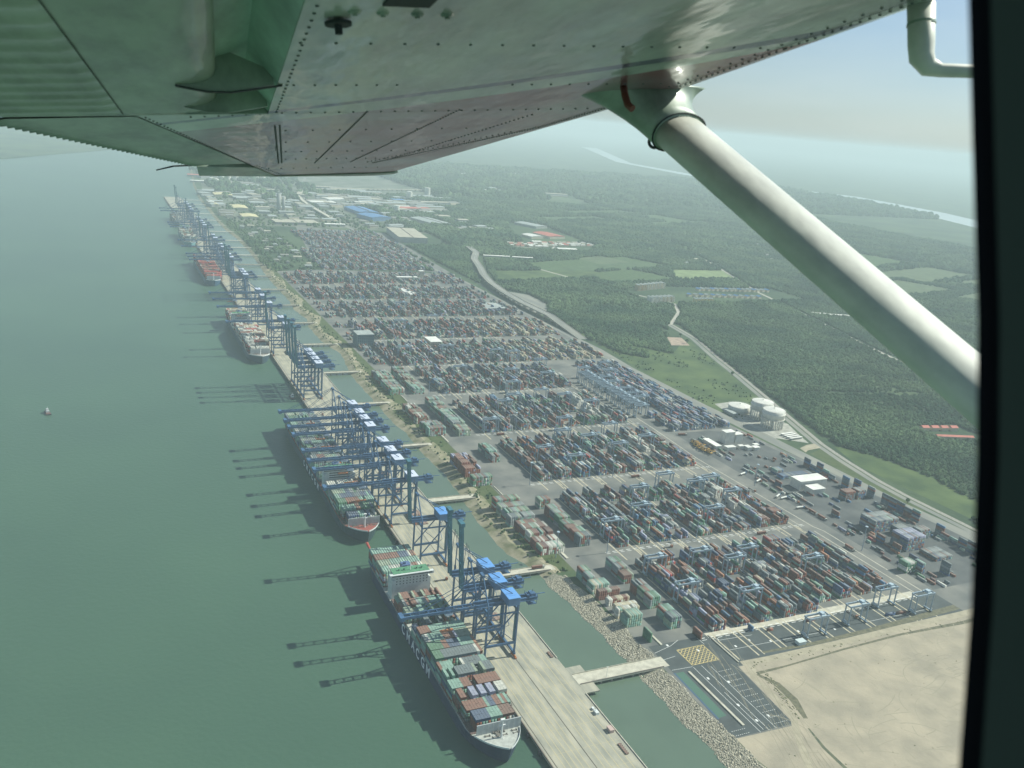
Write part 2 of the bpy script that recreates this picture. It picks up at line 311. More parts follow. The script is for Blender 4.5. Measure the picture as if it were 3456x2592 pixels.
# ------------------------------------------------------------------ quay
QX0, QX1, QY0, QY1 = 297., 366., 452., 4250.
q = MB(); q.box(QX0, QX1, QY0, QY1, -1.6, 0); setting('quay_deck', q, M_conc)
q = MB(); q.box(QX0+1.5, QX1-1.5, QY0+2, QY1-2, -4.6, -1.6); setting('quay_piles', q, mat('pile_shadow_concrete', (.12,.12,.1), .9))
q = MB()
for x in (300.4, 329.2): q.box(x-.35, x+.35, QY0+1, QY1-1, .004, .03)
setting('crane_rail', q, M_rail)
q = MB()
for x in (306, 310.5, 315, 319.5, 324, 335, 340, 345.5, 352, 357): q.sheet([(x,QY0+1),(x+.45,QY0+1),(x+.45,2600),(x,2600)], .006)
for y in np.arange(470, 2600, 26.): q.sheet([(QX0+.5,y),(QX1-.5,y),(QX1-.5,y+.2),(QX0+.5,y+.2)], .010)
setting('quay_marking', q, [mat('worn_yellow_line', (.5,.43,.24), .8)])
q = MB(); q.box(QX0-.02, QX0+.8, QY0, QY1, .003, .7); setting('quay_coping', q, mat('coping', (.2,.16,.13), .8))
q = MB(); q.box(QX1-.6, QX1+.1, 610, 3900, .003, .75); q.box(QX1-.6, QX1+.1, 455, 556, .003, .75); q.box(QX0+2, QX1, QY0-.2, QY0+.6, .003, .7); setting('quay_kerb', q, M_conc2)
M_rub = mat('black_rubber', (.03,.03,.035), .8)
fb = MB(); fb.box(-1.6, 0, -1.2, 1.2, -3.4, -.4); fb.box(-2, -1.6, -1.5, 1.5, -3.6, .2)
f0 = fb.build('quay_fender', M_rub); f0.location = (QX0, 460, 0)
fen = [f0]
for i in range(1, 40):
    o = f0.copy(); LINK(o); o.location = (QX0, 460+i*21.5, 0); fen.append(o)
for o in fen: tag(o, 'black rubber fender on the seaward quay face beside the ships', 'fender', 'rubber fenders along the quay edge')
BR = [(576,15),(765,11),(960,12),(1147,9),(1341,9),(1520,9),(1715,9),(1895,9),(2070,9),(2250,9),(2424,9),(2597,9),(2760,9),(2898,8),(3040,8),(3236,8),(3394,8),(3521,8),(3706,8),(3877,8),(4008,8),(4156,8)]
ORD_T = 1
ORD = ['first','second','third','fourth','fifth','sixth','seventh','eighth','ninth','tenth','eleventh','twelfth','thirteenth','fourteenth','fifteenth','sixteenth','seventeenth','eighteenth','nineteenth','twentieth','twenty-first','twenty-second']
TENS = {2:'twenty',3:'thirty',4:'forty',5:'fifty',6:'sixty',7:'seventy',8:'eighty',9:'ninety'}
ORD += ([f'twenty-{o}' for o in ORD[2:9]]); ORD += ['thirtieth']+[f'thirty-{o}' for o in ORD[:9]]+['fortieth']+[f'forty-{o}' for o in ORD[:9]]+['fiftieth']+[f'fifty-{o}' for o in ORD[:9]]+['sixtieth']+[f'sixty-{o}' for o in ORD[:9]]+['seventieth']
NAMEORD = ['nearest','second nearest','third nearest','fourth nearest','fifth nearest','sixth nearest','seventh nearest','eighth nearest','ninth nearest','tenth nearest']
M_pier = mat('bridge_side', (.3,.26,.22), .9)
for i, (y, wd) in enumerate(BR):
    xe = shore_x(y)+bankw(y)+7
    lab = f'{NAMEORD[i]} concrete access bridge from the quay to the container yard' if i < 10 else f'hazy distant concrete access bridge, {ORD[i]} along the quay from the camera'
    e = empty('access_bridge', (QX1, y, 0), lab, 'bridge', None if i < 10 else 'distant access bridges')
    d = MB(); d.box(.1, xe-QX1, -wd/2, wd/2, -1.2, .12); d.build('deck', M_conc2, e)
    if i == 0: d2 = MB(); d2.prism([(.1,-wd/2-12),(14,-wd/2-12),(14,-wd/2-.05),(.1,-wd/2-.05)], -1.2, .0); d2.build('approach_slab', M_conc, e); d2 = MB(); d2.prism([(.1,wd/2+.05),(15,wd/2+.05),(15,wd/2+11),(.1,wd/2+11)], -1.2, .0); d2.build('approach_slab', M_conc, e)
    for sg in (-1, 1):
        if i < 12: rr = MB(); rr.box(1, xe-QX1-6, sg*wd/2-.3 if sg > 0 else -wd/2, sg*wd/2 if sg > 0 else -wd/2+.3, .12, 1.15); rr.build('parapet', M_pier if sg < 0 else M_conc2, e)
    if i < 8:
        for x in np.arange(12, xe-QX1-14, 11): pp = MB(); pp.box(x-.6, x+.6, -wd/2+.8, wd/2-.8, -5, -1.2); pp.build('pier', M_pier, e)
        if i == 0:
            lm = MB(); lm.tube([(28,-6,.1),(28,-6,11)], .16, 6); lm.box(27, 29, -6.3, -5.7, 11, 11.3); lm.build('lamp_post', M_white, e)
mb = MB(); bl = [(x+1, y) for x, y in edge_w if 440 <= y <= 4250]
for a, b in zip(bl, bl[1:]): mb.sheet([(QX1-1, a[1]), a, b, (QX1-1, b[1])], -3.99)
setting('basin_water', mb, M_basin)
# riprap rocks (too many to count)
def ico(n=1):
    import bmesh
    bm = bmesh.new(); bmesh.ops.create_icosphere(bm, subdivisions=n, radius=1); v = np.array([x.co[:] for x in bm.verts]); f = np.array([[q.index for q in p.verts] for p in bm.faces]); bm.free(); return v, f
IV, IF = ico(1)
def blobs(name, P, S, mats, jitter=.3, base=(IV, IF), midx=None, parent=None):
    V, F = base; n = len(P); P = np.asarray(P, float); S = np.asarray(S, float)
    if S.ndim == 1: S = np.repeat(S[:, None], 3, 1)
    vv = V[None]*(1+rng.uniform(-jitter, jitter, (n, len(V), 1)))*S[:, None]; a = rng.uniform(0, 6.28, n)
    x = vv[..., 0]*np.cos(a)[:, None]-vv[..., 1]*np.sin(a)[:, None]; y = vv[..., 0]*np.sin(a)[:, None]+vv[..., 1]*np.cos(a)[:, None]
    vv = np.stack([x, y, vv[..., 2]], -1)+P[:, None]; ff = F[None]+(np.arange(n)*len(V))[:, None, None]
    return raw(name, vv.reshape(-1, 3), ff.reshape(-1, 3), mats, None if midx is None else np.repeat(midx, len(F)), parent)
def raw(name, V, F, mats, mi=None, parent=None):
    me = bpy.data.meshes.new(name); k = F.shape[1]; me.vertices.add(len(V)); me.vertices.foreach_set('co', V.astype(np.float32).ravel())
    me.loops.add(F.size); me.loops.foreach_set('vertex_index', F.astype(np.int32).ravel()); me.polygons.add(len(F)); me.polygons.foreach_set('loop_start', (np.arange(len(F))*k).astype(np.int32))
    for m in (mats if isinstance(mats, list) else [mats]): me.materials.append(m)
    if mi is not None: me.polygons.foreach_set('material_index', mi.astype(np.int32))
    me.update(calc_edges=True); me.validate(); o = link_obj(name, me, parent)
    if parent is not None: CH.setdefault(parent.name, []).append(o)
    return o
P = []; S = []
for i in range(14000):
    y = rng.uniform(395, 745); t = rng.random(); x = shore_x(y)+jit(y, .9, .11)-2+t*(bankw(y)+1.5+jit(y, 1, .13)); s_ = rng.uniform(.4, .95)
    if 566 < y < 586 and x > 430: continue
    P.append((x, y, -4.3+t*4.3+.1)); S.append((s_*1.2, s_, s_*.65))
tag(blobs('rock_armour', P, S, M_rock), 'bank of loose pale armour rocks along the basin edge', 'rocks', kind='stuff')
P = []; S = []
for i in range(240):
    if i % 3 == 0: x, y = rng.uniform(530, 850), rng.uniform(541, 549)
    elif i % 3 == 1: t = rng.random(); x, y = 524+16*t+rng.normal(0, 2), 470+60*t+rng.normal(0, 4)
    else: x, y = rng.uniform(455, 820), rng.uniform(385, 535)
    if 452 < x < 523 and y > 463: continue
    s_ = rng.uniform(.3, 1.1)*(1 if i % 3 < 2 else .6); P.append((x, y, .0)); S.append((s_*1.5, s_*1.1, s_*.5))
tag(blobs('spoil_heaps', P, S, M_sand2), 'small heaps of spoil and scrub scattered on the reclaimed sand', 'spoil heaps', kind='stuff')
# ------------------------------------------------------------------ containers
CC = dict(teal=(.23,.41,.33), rust=(.25,.088,.055), grey=(.27,.3,.3), navy=(.05,.09,.19), white=(.66,.66,.58), brown=(.2,.09,.065), green=(.07,.2,.11), orange=(.4,.14,.06), blue=(.08,.2,.36), lilac=(.36,.38,.52), cream=(.62,.55,.38), sage=(.3,.38,.27), slate=(.13,.17,.19), red=(.5,.06,.05), maroon=(.16,.06,.06), yellow=(.55,.4,.12))
CN = list(CC); CM = {}
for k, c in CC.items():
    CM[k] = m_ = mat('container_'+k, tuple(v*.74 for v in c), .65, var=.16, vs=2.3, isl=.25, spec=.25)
    t = m_.node_tree; b_ = t.nodes['Principled BSDF']; src = b_.inputs['Base Color'].links[0].from_socket   # sunlit tops put into the colour: roofs painted paler than sides
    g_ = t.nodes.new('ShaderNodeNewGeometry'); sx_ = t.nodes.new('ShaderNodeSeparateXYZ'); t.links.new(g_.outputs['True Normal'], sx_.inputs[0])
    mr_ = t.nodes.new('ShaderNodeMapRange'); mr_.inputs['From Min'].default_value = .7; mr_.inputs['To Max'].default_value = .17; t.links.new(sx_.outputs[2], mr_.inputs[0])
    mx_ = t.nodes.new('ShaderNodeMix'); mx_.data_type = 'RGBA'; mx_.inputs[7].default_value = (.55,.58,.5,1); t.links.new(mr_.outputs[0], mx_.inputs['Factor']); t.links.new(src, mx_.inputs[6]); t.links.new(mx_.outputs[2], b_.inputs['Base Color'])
BX = []; BCOL = []          # the mass of containers
def put(x, y, z, lx, ly, h, col): BX.append((x, y, z, lx, ly, h)); BCOL.append(CN.index(col))
def pick(w): 
    ks = list(w); return ks[int(rng.choice(len(ks), p=np.array([w[k] for k in ks])/sum(w.values())))]
YMIX = dict(rust=14, brown=17, grey=17, slate=22, teal=9, navy=12, green=8, white=6, orange=3, lilac=5, sage=4, maroon=8, blue=4, cream=2, red=3)
for ri, y0 in enumerate(ROWS):
    for bi, x0 in enumerate(BLK):
        if ri <= 1 and bi > 8: continue
        xx = x0 if ri < 5 else x0-30
        extra = 0
        base = rng.choice([2.4, 3.2, 3.8, 4.2])
        dom = pick(YMIX)
        gap = rng.integers(3, 9) if rng.random() < .25 else -1
        lane_h = rng.normal(0, .7, 6)
        for sl_ in range(11):
            y = y0+1+sl_*12.95; lean = rng.normal(0, .9)
            if rng.random() < .04 or sl_ == gap: continue
            dom = pick(YMIX) if rng.random() < .3 else dom
            if ri == 0 and bi >= 5 and sl_ < 1: continue
            two = rng.random() < .35
            for ln in range(6):
                h = int(round(base+lean+lane_h[ln]+rng.normal(0, .8))); h = max(0, min(5, h))
                if rng.random() < .07: h = min(h, 1)
                dm = dom if rng.random() < .5 else None
                for t in range(h):
                    x = xx+ln*2.78
                    whitezone = (bi == 7 and ri in (1, 2, 3) and 2 < sl_ < 10)
                    def cc(): return 'white' if whitezone and rng.random() < .85 else (dm if dm and rng.random() < .5 else pick(YMIX))
                    if two: put(x, y, t*2.62, 2.44, 6.06, 2.59, cc()); put(x, y+6.25, t*2.62, 2.44, 6.06, 2.59, cc())
                    else: put(x, y, t*2.62, 2.44, 12.19, 2.59, cc())
# far yard between the row of buildings
for y0 in np.arange(2530, 3290, 88.):
    for x0 in np.arange(600, 960, 29.):
        lo = 600+(3420-y0)*0 if y0 > 2900 else 560
        if x0 > 930+(y0-2490)*.05 or (y0 > 2850 and x0 < 640): continue
        b = rng.choice([2, 3, 4])
        for sl_ in range(5):
            for ln in range(6):
                h = max(0, min(5, int(round(b+rng.normal(0, .8)))))
                if h: 
                    for t in range(h): put(x0+ln*2.8, y0+sl_*12.95, t*2.62, 2.44, 12.19, 2.59, pick(YMIX))
for ri in range(5, 10):
    for x0 in np.arange(772, 960, 29.7):
        b = rng.choice([2, 3, 4])
        for sl_ in range(11):
            for ln in range(6):
                h = max(0, min(5, int(round(b+rng.normal(0, 1.1)))))
                if ri in (7, 8, 9) and x0 > 860 and rng.random() < .6: h = 0
                if x0+ln*2.8 > 955: h = 0
                for t in range(h): put(x0+ln*2.78, ROWS[ri]+1+sl_*12.95, t*2.62, 2.44, 12.19, 2.59, pick(YMIX) if ri > 6 or rng.random() < .6 else 'cream')
for ri in range(5, 10):
    for y in np.arange(ROWS[ri]+2, ROWS[ri]+140, 13.4):
        if rng.random() < .3: continue
        for ln in range(int(rng.choice([4, 6, 8]))):
            for t in range(int(rng.choice([1,2,3]))): put(472+ln*2.6, y, t*2.62, 2.44, 12.19, 2.59, pick(YMIX))
# empties stacked by reach stackers west of the gantry blocks
EMIX = dict(teal=7, sage=7, white=1, rust=4, brown=5, grey=7, green=5, slate=4)
def estack(x0, n, y, h, mix, ly=12.19):
    dom = pick(mix)
    for i in range(n):
        c = dom if rng.random() < .6 else pick(mix); hh = max(1, h-(rng.random() < .08))
        for t in range(hh): put(x0+i*2.5, y, t*2.62, 2.44, ly, 2.59, c if rng.random() < .55 else pick(mix))
RW = dict(white=4, rust=7, brown=5, sage=4, teal=3, maroon=3)
for y, h, mx, x0, n in ((635,5,dict(teal=9,sage=3),454,7),(652,4,dict(cream=5,white=6,teal=1),454,10),(662,3,dict(cream=6,white=5),458,10),(675,3,dict(white=6,cream=5,rust=1),457,10),(688,4,RW,453,10),(701,4,dict(teal=6,cream=5,white=3),453,8),(714,5,EMIX,455,3),(727,5,EMIX,455,4)): estack(x0, n, y, h, mx, 6.06 if 650 < y < 700 else 12.19)
for y in np.arange(620, 742, 12.9):
    if 643 < y < 658 or 693 < y < 706: continue
    estack(495 if y < 640 else 496, 5, y, 5 if y < 690 else int(rng.choice([4, 5])), EMIX)
for x0, n, ya, yb, hs_, mx in ((438,12,792,866,(4,5),RW),(434,13,866,925,(5,6),EMIX),(436,11,988,1005,(5,5),EMIX),(437,9,1019,1075,(5,6),dict(rust=6,brown=4,lilac=2)),(441,11,1176,1225,(4,5),EMIX),(441,8,1232,1310,(4,5),RW),(444,10,1378,1500,(4,5),EMIX)):
    for y in np.arange(ya, yb-8, 14.6): estack(x0, n, y, int(rng.choice(hs_)), mx)
for x0, n, ya, yb in ((491,6,787,925),(494,5,1060,1118),(486,8,1168,1318),(484,8,1375,1510)):
    for y in np.arange(ya, yb-8, 12.9):
        if rng.random() > .1: estack(x0, n, y, int(rng.choice([4,5,5])), EMIX)
# depot stacks east of the main road
DMIX = dict(slate=10, navy=6, grey=6, brown=5, blue=4, rust=3, teal=2)
def dblock(x0, x1, y0, y1, h, mix=DMIX, top=None):
    for y in np.arange(y0, y1-6, 12.4):
        for x in np.arange(x0, x1-2, 2.5):
            for t in range(h): put(x, y, t*2.62, 2.44, min(12.19, y1-y0), 2.59, top if (top and t == h-1 and rng.random() < .7) else pick(mix))
dblock(882,922,735,758,6,DMIX,'grey'); dblock(880,910,682,706,7,DMIX,'lilac'); dblock(906,924,719,733,4,DMIX,'grey'); dblock(926,944,703,716,5,DMIX,'grey'); dblock(897,925,652,677,2,DMIX,'grey'); dblock(834,849,640,654,5,dict(green=5,teal=4,white=2)); dblock(852,858,634,648,5,DMIX); dblock(880,884,620,634,6,DMIX)
dblock(920,939,824,838,5,dict(brown=5,slate=5),'rust'); dblock(942,957,824,837,5,DMIX,'brown'); dblock(884,940,909,923,2,DMIX,'navy'); dblock(886,900,925,938,3,DMIX)
for y in np.arange(560, 1000, 13): 
    xr = 984 if y < 850 else 975
    if rng.random() < .8: dblock(xr-16-(y < 700)*6, xr-13-(y < 700)*6, y, y+12, int(rng.choice([3,4,5,6])), DMIX)
for y in np.arange(655, 935, 12.8):
    if rng.random() < .75: dblock(868-(y > 800)*8, 871-(y > 800)*8, y, y+12, int(rng.choice([1,2,3,4])), DMIX)
for i in range(190):
    x, y = (rng.uniform(838, 960) if i % 3 else float(rng.choice([845, 853, 861, 951, 958]))), rng.uniform(600, 1090)
    if 878 < x < 945 and (640 < y < 765 or 850 < y < 940 or 1000 < y < 1070): continue
    put(x, y, 0, 2.44, 12.19 if rng.random() < .6 else 6.06, 2.59, pick(YMIX))
for x0 in np.arange(838, 950, 14.5):        # eastern triangle block of navy and white boxes
    for y in np.arange(1120, 1500, 12.9):
        if 1160 < y < 1500 and x0 < 880 and rng.random() < .75: continue
        if rng.random() < .12: continue
        for ln in range(5):
            for t in range(int(rng.choice([1,2,3,4,4]))): put(x0+ln*2.6, y, t*2.62, 2.44, 12.19, 2.59, pick(dict(navy=8,slate=8,blue=6,rust=3,white=3,grey=5,red=1,lilac=2)))
for i in range(90):
    put(rng.uniform(640, 965), rng.uniform(2330, 2490), 0, 2.44, 12.19, 2.59*int(rng.choice([1,2])), pick(YMIX))
# loose boxes at the near apron
for x, y, h, c, lx, ly in ((513,596,2,'rust',2.44,12.19),(513,596,0,'rust',2.44,12.19),(573,593,1,'blue',2.44,6.06),(590,588,0,'rust',6.06,2.44),(640,590,0,'maroon',12.19,2.44),(735,574,0,'navy',12.19,2.44),(750,573,0,'rust',12.19,2.44),(462,606,3,'green',2.44,12.19)):
    for t in range(h+1): put(x, y, t*2.62, lx, ly, 2.59, c)
# ------------------------------------------------------------------ ships
SMIX = dict(teal=28, rust=11, brown=5, grey=7, sage=4, navy=5, slate=6, orange=2, lilac=2, white=2, green=4)
NEARTOP = []
def hull(name, parent, xp, bm, yb, ys_, zd, m, flare=1.):
    """lofted hull; bow at yb (towards -Y), stern at ys_; xp = port side x, bm = beam"""
    xc = xp+bm/2; L = ys_-yb; mb = MB(); secs = []
    N = 34
    for i in range(N+1):
        t = (i/N)**1.35; y = yb+L*t; ring = []
        for j, (z, zz) in enumerate(((-8, 0), (-4.5, .3), (0, .6), (zd*.6, .85), (zd, 1.))):
            u = t*L/ (24 if zz > .8 else 40)
            wd = (1-(1-min(1, t*L/(37+26*(1-zz))))**1.8)**.72
            if i < 1: wd = .02+.02*zz
            st = max(0, (t-.93)/.07); wd *= 1-(.12+.5*(1-zz))*st**1.5
            yo = (1-zz)*7*max(0, 1-t*8)
            zup = 4.2*max(0, 1-t*L/34)**.8*(1 if j >= 3 else 0)*(1 if j == 4 else .6)
            ring.append((xc-bm/2*wd, y+yo, z+zup)); 
        secs.append([p for p in ring]+[(2*xc-p[0], p[1], p[2]) for p in ring[::-1]])
    n = 10
    for r in secs: mb.v += r
    for i in range(N):
        for j in range(n-1): a = i*n+j; mb.f.append((a, a+1, a+n+1, a+n)); mb.m.append(0 if j != 4 else 1)
    mb.f.append(tuple(range(n))); mb.m.append(0); mb.f.append(tuple(N*n+k for k in range(n))[::-1]); mb.m.append(0)
    o = mb.build('hull', m, parent)
    return o, secs
def letters(txt, parent, x, ylist, z, size, m):
    for ch, y in zip(txt, ylist):
        c = bpy.data.curves.new('letter', 'FONT'); c.body = ch; c.size = size; c.extrude = .04; c.offset = .3; c.align_x = 'CENTER'; c.align_y = 'CENTER'
        tmp = bpy.data.objects.new('tmp', c); LINK(tmp); me = bpy.data.meshes.new_from_object(tmp.evaluated_get(bpy.context.evaluated_depsgraph_get())); bpy.data.objects.remove(tmp)
        me.materials.clear(); me.materials.append(m); o = link_obj('letter', me, parent)
        o.matrix_local = Matrix(((0,0,-1,x),(-1,0,0,y),(0,1,0,z),(0,0,0,1)))
M_shipw = mat('ship_white', (.62,.66,.64), .5, var=.08, vs=4); M_shipgr = mat('ship_grey', (.4,.43,.43), .6, var=.1, vs=5)
M_glass = mat('dark_glass', (.03,.05,.06), .15); M_mast = mat('mast_white', (.7,.72,.7), .5)
M_lett = mat('letter_white', (.85,.87,.88), .6); M_winch = mat('winch', (.16,.15,.13), .7)
M_deckg = mat('deck_green', (.09,.25,.14), .7, var=.2, vs=2); M_hatch = mat('hatch_rust', (.12,.08,.07), .8, var=.3, vs=3)
def ship(xp, bm, yb, ys_, label, hullcol, deckcol, mix, ysup, nbay_skip=(), top=24, fl=45, near=False, text=None, blueband=None, pale=None):
    xc = xp+bm/2; e = empty('container_ship', (0, 0, 0), label, 'ship')
    mh = mat('hull_paint', hullcol, .45, var=.12, vs=9); md = mat('deck_paint', deckcol, .7, var=.15, vs=3)
    ho, secs = hull('hull', e, xp, bm, yb, ys_, 7.2, [mh, md])
    if text: letters(text[0], e, xp-.25, text[1], text[2], text[3], M_lett)
    bw = MB()
    for sgn in (-1, 1):
        pts = []
        for r in secs:
            p = r[4] if sgn < 0 else r[5]
            if p[1] < yb+fl: pts.append(p)
        for a, b in zip(pts, pts[1:]): bw.beam((a[0], a[1], a[2]+.6), (b[0], b[1], b[2]+.6), .35, 1.4)
    bw.build('bulwark', M_shipw if pale is None else pale, e)
    # breakwater
    k = MB(); k.box(xc-bm*.4, xc+bm*.47, yb+fl, yb+fl+.8, 7.2, 17.4); 
    for x in np.arange(xc-bm*.4, xc+bm*.46, 4.4): k.box(x-.12, x+.12, yb+fl-.2, yb+fl, 7.2, 17.2)
    k.build('breakwater', M_shipgr, e)
    k = MB(); fm = yb+fl*.67; k.tube([(xc, fm, 8), (xc, fm, 25)], [.9, .5], 8); k.box(xc-2.6, xc+2.6, fm-.4, fm+.4, 20.3, 20.8); k.box(xc-1.7, xc+1.7, fm-1, fm+1, 24.9, 26); k.tube([(xc, fm-3, 9), (xc, fm, 15)], .3, 6); k.build('foremast', M_mast, e)
    for i in range(12):
        k = MB(); x = xc+rng.uniform(-.33, .36)*bm; y = yb+rng.uniform(.73, .95)*fl; k.tube([(x-1.5, y, 8.7), (x+1.5, y, 8.7)], 1., 8)
        k.box(x-2.1, x-1.6, y-1, y+1, 7.2, 10); k.box(x+1.6, x+2.1, y-1, y+1, 7.2, 10); k.box(x-2.1, x+2.1, y+.7, y+1.2, 7.2, 7.9); k.build('mooring_winch', M_winch, e)
    for i in range(14):
        x = xc+(-1)**i*rng.uniform(2, 8); y = yb+rng.uniform(.3, .7)*fl; k = MB(); k.tube([(x, y, 7.2), (x, y, 9.4)], .45, 7); k.build('bollard', M_winch, e)
    if yb == 875: k = MB(); k.tube([(xc, yb+16, -5.4), (xc-.5, yb+2, -5), (xc-1, yb-8, -4.4), (xc-1.2, yb-13, -4.3)], [2.2, 2., 1.5, .5], 10); k.build('bulbous_bow', mat('antifouling_red', (.4,.08,.06), .5), e)
    # superstructure
    s = MB(); s.box(xp+2, xp+bm-2, ysup, ysup+13, 7.2, 27); s.box(xp+5, xp+bm-5, ysup, ysup+13, 27, 30.6); s.build('superstructure', M_shipw, e)
    s = MB(); s.box(xp-.6, xp+bm+.6, ysup-1.2, ysup+2.6, 30.6, 33.4); s.build('bridge_wing', M_shipw, e)
    s = MB(); s.box(xp+3, xp+bm-3, ysup+1, ysup+13.2, 33.42, 33.7); s.build('monkey_deck', M_deckg, e)
    for z in (22.4, 25.2, 28.2):
        for x in np.arange(xp+6, xp+bm-5, 3.4) if near else (xp+8,):
            s = MB(); s.box(x, x+(1. if near else bm-16), ysup-.07, ysup+.02, z, z+1.1); s.build('window', M_glass, e)
    s = MB(); s.box(xp+1, xp+bm-1, ysup-1.26, ysup-1.2, 31.6, 32.7); s.build('bridge_window', M_glass, e)
    s = MB(); s.tube([(xc, ysup+6, 33.7), (xc, ysup+6, 42)], .4, 6, 0); s.box(xc-3.2, xc+3.2, ysup+5.8, ysup+6.2, 38, 38.4, 0)
    s.build('radar_mast', M_mast, e)
    for dx in (-11, -6, 7, 12): s = MB(); s.tube([(xc+dx, ysup+7, 33.7), (xc+dx, ysup+7, 35.6)], .9, 8); s.build('vent', M_deckg, e)
    s = MB(); s.box(xc-5, xc+4, ysup+15, ysup+23, 7.2, 34); s.box(xc-3, xc-1, ysup+17, ysup+19, 33.9, 36.5); s.build('funnel', mat('funnel_paint', (.1,.16,.3), .5), e)
    # hatch deck and lashing bridges
    s = MB(); s.box(xp+1, xp+bm-1, yb+fl+3, ysup-1.5, 7.25, 8.6); s.build('hatch_deck', M_hatch, e); s = MB(); s.box(xp+1, xp+bm-1, ysup+24, ys_-5, 7.25, 8.6); s.build('hatch_deck', M_hatch, e)
    y = yb+fl+5; bays = []
    while y < ys_-18:
        if y+12.8 > ysup-2 and y < ysup+24: y = ysup+24.5; continue
        bays.append(y); y += 13.0; lb = MB()
        for zz in (12.5, 15.5): lb.box(xp+.6, xp+bm-.6, y-.62, y-.3, zz, zz+.3)
        for x in np.arange(xp+.8, xp+bm, 5): lb.box(x, x+.3, y-.62, y-.3, 8.6, 18)
        lb.build('lashing_bridge', M_hatch, e)
    y = 0
    for bi, y in enumerate(bays):
        narrow = 2 if bi == 0 else (1 if bi == 1 else 0); nc = 17-2*narrow
        full = 4 if bi == 0 else (5 if bi == 1 else 6)
        if near:
            full = {0:4, 1:4, 2:5, 3:5, 4:6, 5:5, 6:6, 7:6, 8:6, 9:6, 10:2, 11:2, 12:5, 13:5, 14:5}.get(bi, 6)
        domc = [pick(mix) for _ in range(4)]
        cluster = pick(mix); blank = -1
        for c in range(nc):
            if rng.random() < .3: cluster = domc[int(rng.integers(4))] if rng.random() < .7 else pick(mix)
            h = full
            r = rng.random()
            if near:
                if bi in (3, 4) and r < .22: h -= 2
                if bi == 2: h = 5 if (c in (1, 2) or c in (5, 6, 8, 9, 11, 12) ) else (3 if c < 14 else 5)
                if bi == 5 and 5 <= c < 8: h = 2
                if bi in (10, 11): h = int(rng.choice([0, 1, 2, 3, 4]))
                if bi in (12, 13, 14): h -= int(rng.random() < .3)
            else:
                if bi in nbay_skip: h = int(rng.choice([1, 2, 3, 4]))
                elif r < .1: h -= 1
            half = rng.random() < (.16 if bi not in (0, 1, 10, 11) else .5)
            x = xp+.3+(c+narrow)*2.52
            for t in range(h):
                col = cluster if t == h-1 else pick(mix)
                if near and bi == 2 and c in (5, 6, 8, 9, 11, 12) and t == h-1: col = 'lilac'
                if near and bi == 2 and c == 3 and t >= h-1: col = 'yellow'
                if near and bi == 8 and c == 1 and t == h-1: col = 'white'
                if near and bi in (13, 14) and rng.random() < .5: col = 'rust'
                segs = [(y, 6.06), (y+6.2, 6.06)] if half else [(y, 12.19)]
                for yy, ly in segs:
                    z0 = 8.62+t*2.6
                    if near and t == h-1: NEARTOP.append((x, yy, z0, ly, col, bi, c+narrow, y < ysup))
                    else: put(x, yy, z0, 2.44, ly, 2.58, col)
    return e
ship(247, 43, 500, 820, 'nearest container ship, dark blue hull with white letters, light grey foredeck and breakwater', (.022,.04,.09), (.42,.44,.4), SMIX, 737, near=True, fl=25, text=('CMACGM', (692,677.5,663.5,651,637,623.5), 1.9, 13))
ship(244, 42, 875, 1262, 'second container ship under eight lowered cranes, rust red foredeck and dark hull', (.03,.065,.08), (.3,.09,.07), dict(teal=12, slate=9, green=6, rust=4, grey=6, navy=7, sage=4, white=1), 1006, nbay_skip=(8,), fl=24, text=('CMACGM', (1110,1093,1077,1062,1046,1030), 1.6, 11))
ship(252, 40, 1600, 1945, 'third container ship with white and red boxes and pale foredeck', (.05,.09,.12), (.45,.42,.38), dict(white=12, rust=8, red=4, cream=4, slate=4, grey=3), 1850, nbay_skip=(14,15), fl=30)
ship(256, 38, 2305, 2640, 'fourth container ship loaded with red boxes above a blue bow', (.03,.09,.17), (.15,.25,.3), dict(red=14, maroon=5, rust=6, white=1), 2560, nbay_skip=(9,11), fl=28)
ship(262, 34, 2905, 3170, 'fifth container ship, hazy, with pale teal bow and few boxes', (.12,.28,.3), (.35,.45,.42), dict(white=6, rust=3, teal=3, grey=3), 3100, nbay_skip=(3,4,5,6,7,8,9))
ship(268, 30, 3330, 3580, 'sixth and farthest ship at the container quay, grey in haze', (.07,.1,.11), (.2,.24,.24), dict(grey=6, slate=4, white=2), 3530, nbay_skip=tuple(range(14)))
# individual containers: the top boxes of the nearest ship (largest in the photo), the rest joins the mass
NEARTOP.sort(key=lambda r: (r[1]+(0 if r[3] > 7 else 0)))
CMESH = {}
def cmesh(ly, col):
    key = (ly > 7, col)
    if key not in CMESH:
        b = MB(); L = ly; b.box(.06, 2.38, .06, L-.06, .06, 2.5)
        for x in (0, 2.3):
            for y in (0, L-.14): b.box(x, x+.14, y, y+.14, 0, 2.58)
        for x in (0, 2.3): b.box(x, x+.14, .14, L-.14, 2.46, 2.58); b.box(x, x+.14, .14, L-.14, 0, .12)
        for y in (0, L-.14): b.box(.14, 2.3, y, y+.14, 2.46, 2.58); b.box(.14, 2.3, y, y+.14, 0, .12)
        k = 11 if ly > 7 else 5
        for i in range(k): yy = .5+i*(L-1)/(k-1); b.box(.16, 2.28, yy-.16, yy+.16, 2.5, 2.53)
        for x in (.55, 1.0, 1.45, 1.9): b.box(x-.02, x+.02, .0, .05, .15, 2.4)
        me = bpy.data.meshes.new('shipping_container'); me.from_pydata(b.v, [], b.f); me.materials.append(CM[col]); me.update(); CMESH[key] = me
    return CMESH[key]
for i_, o in enumerate(fen): o['label'] = f'black rubber fender on the seaward quay face, {ORD[i_]} from the near end'
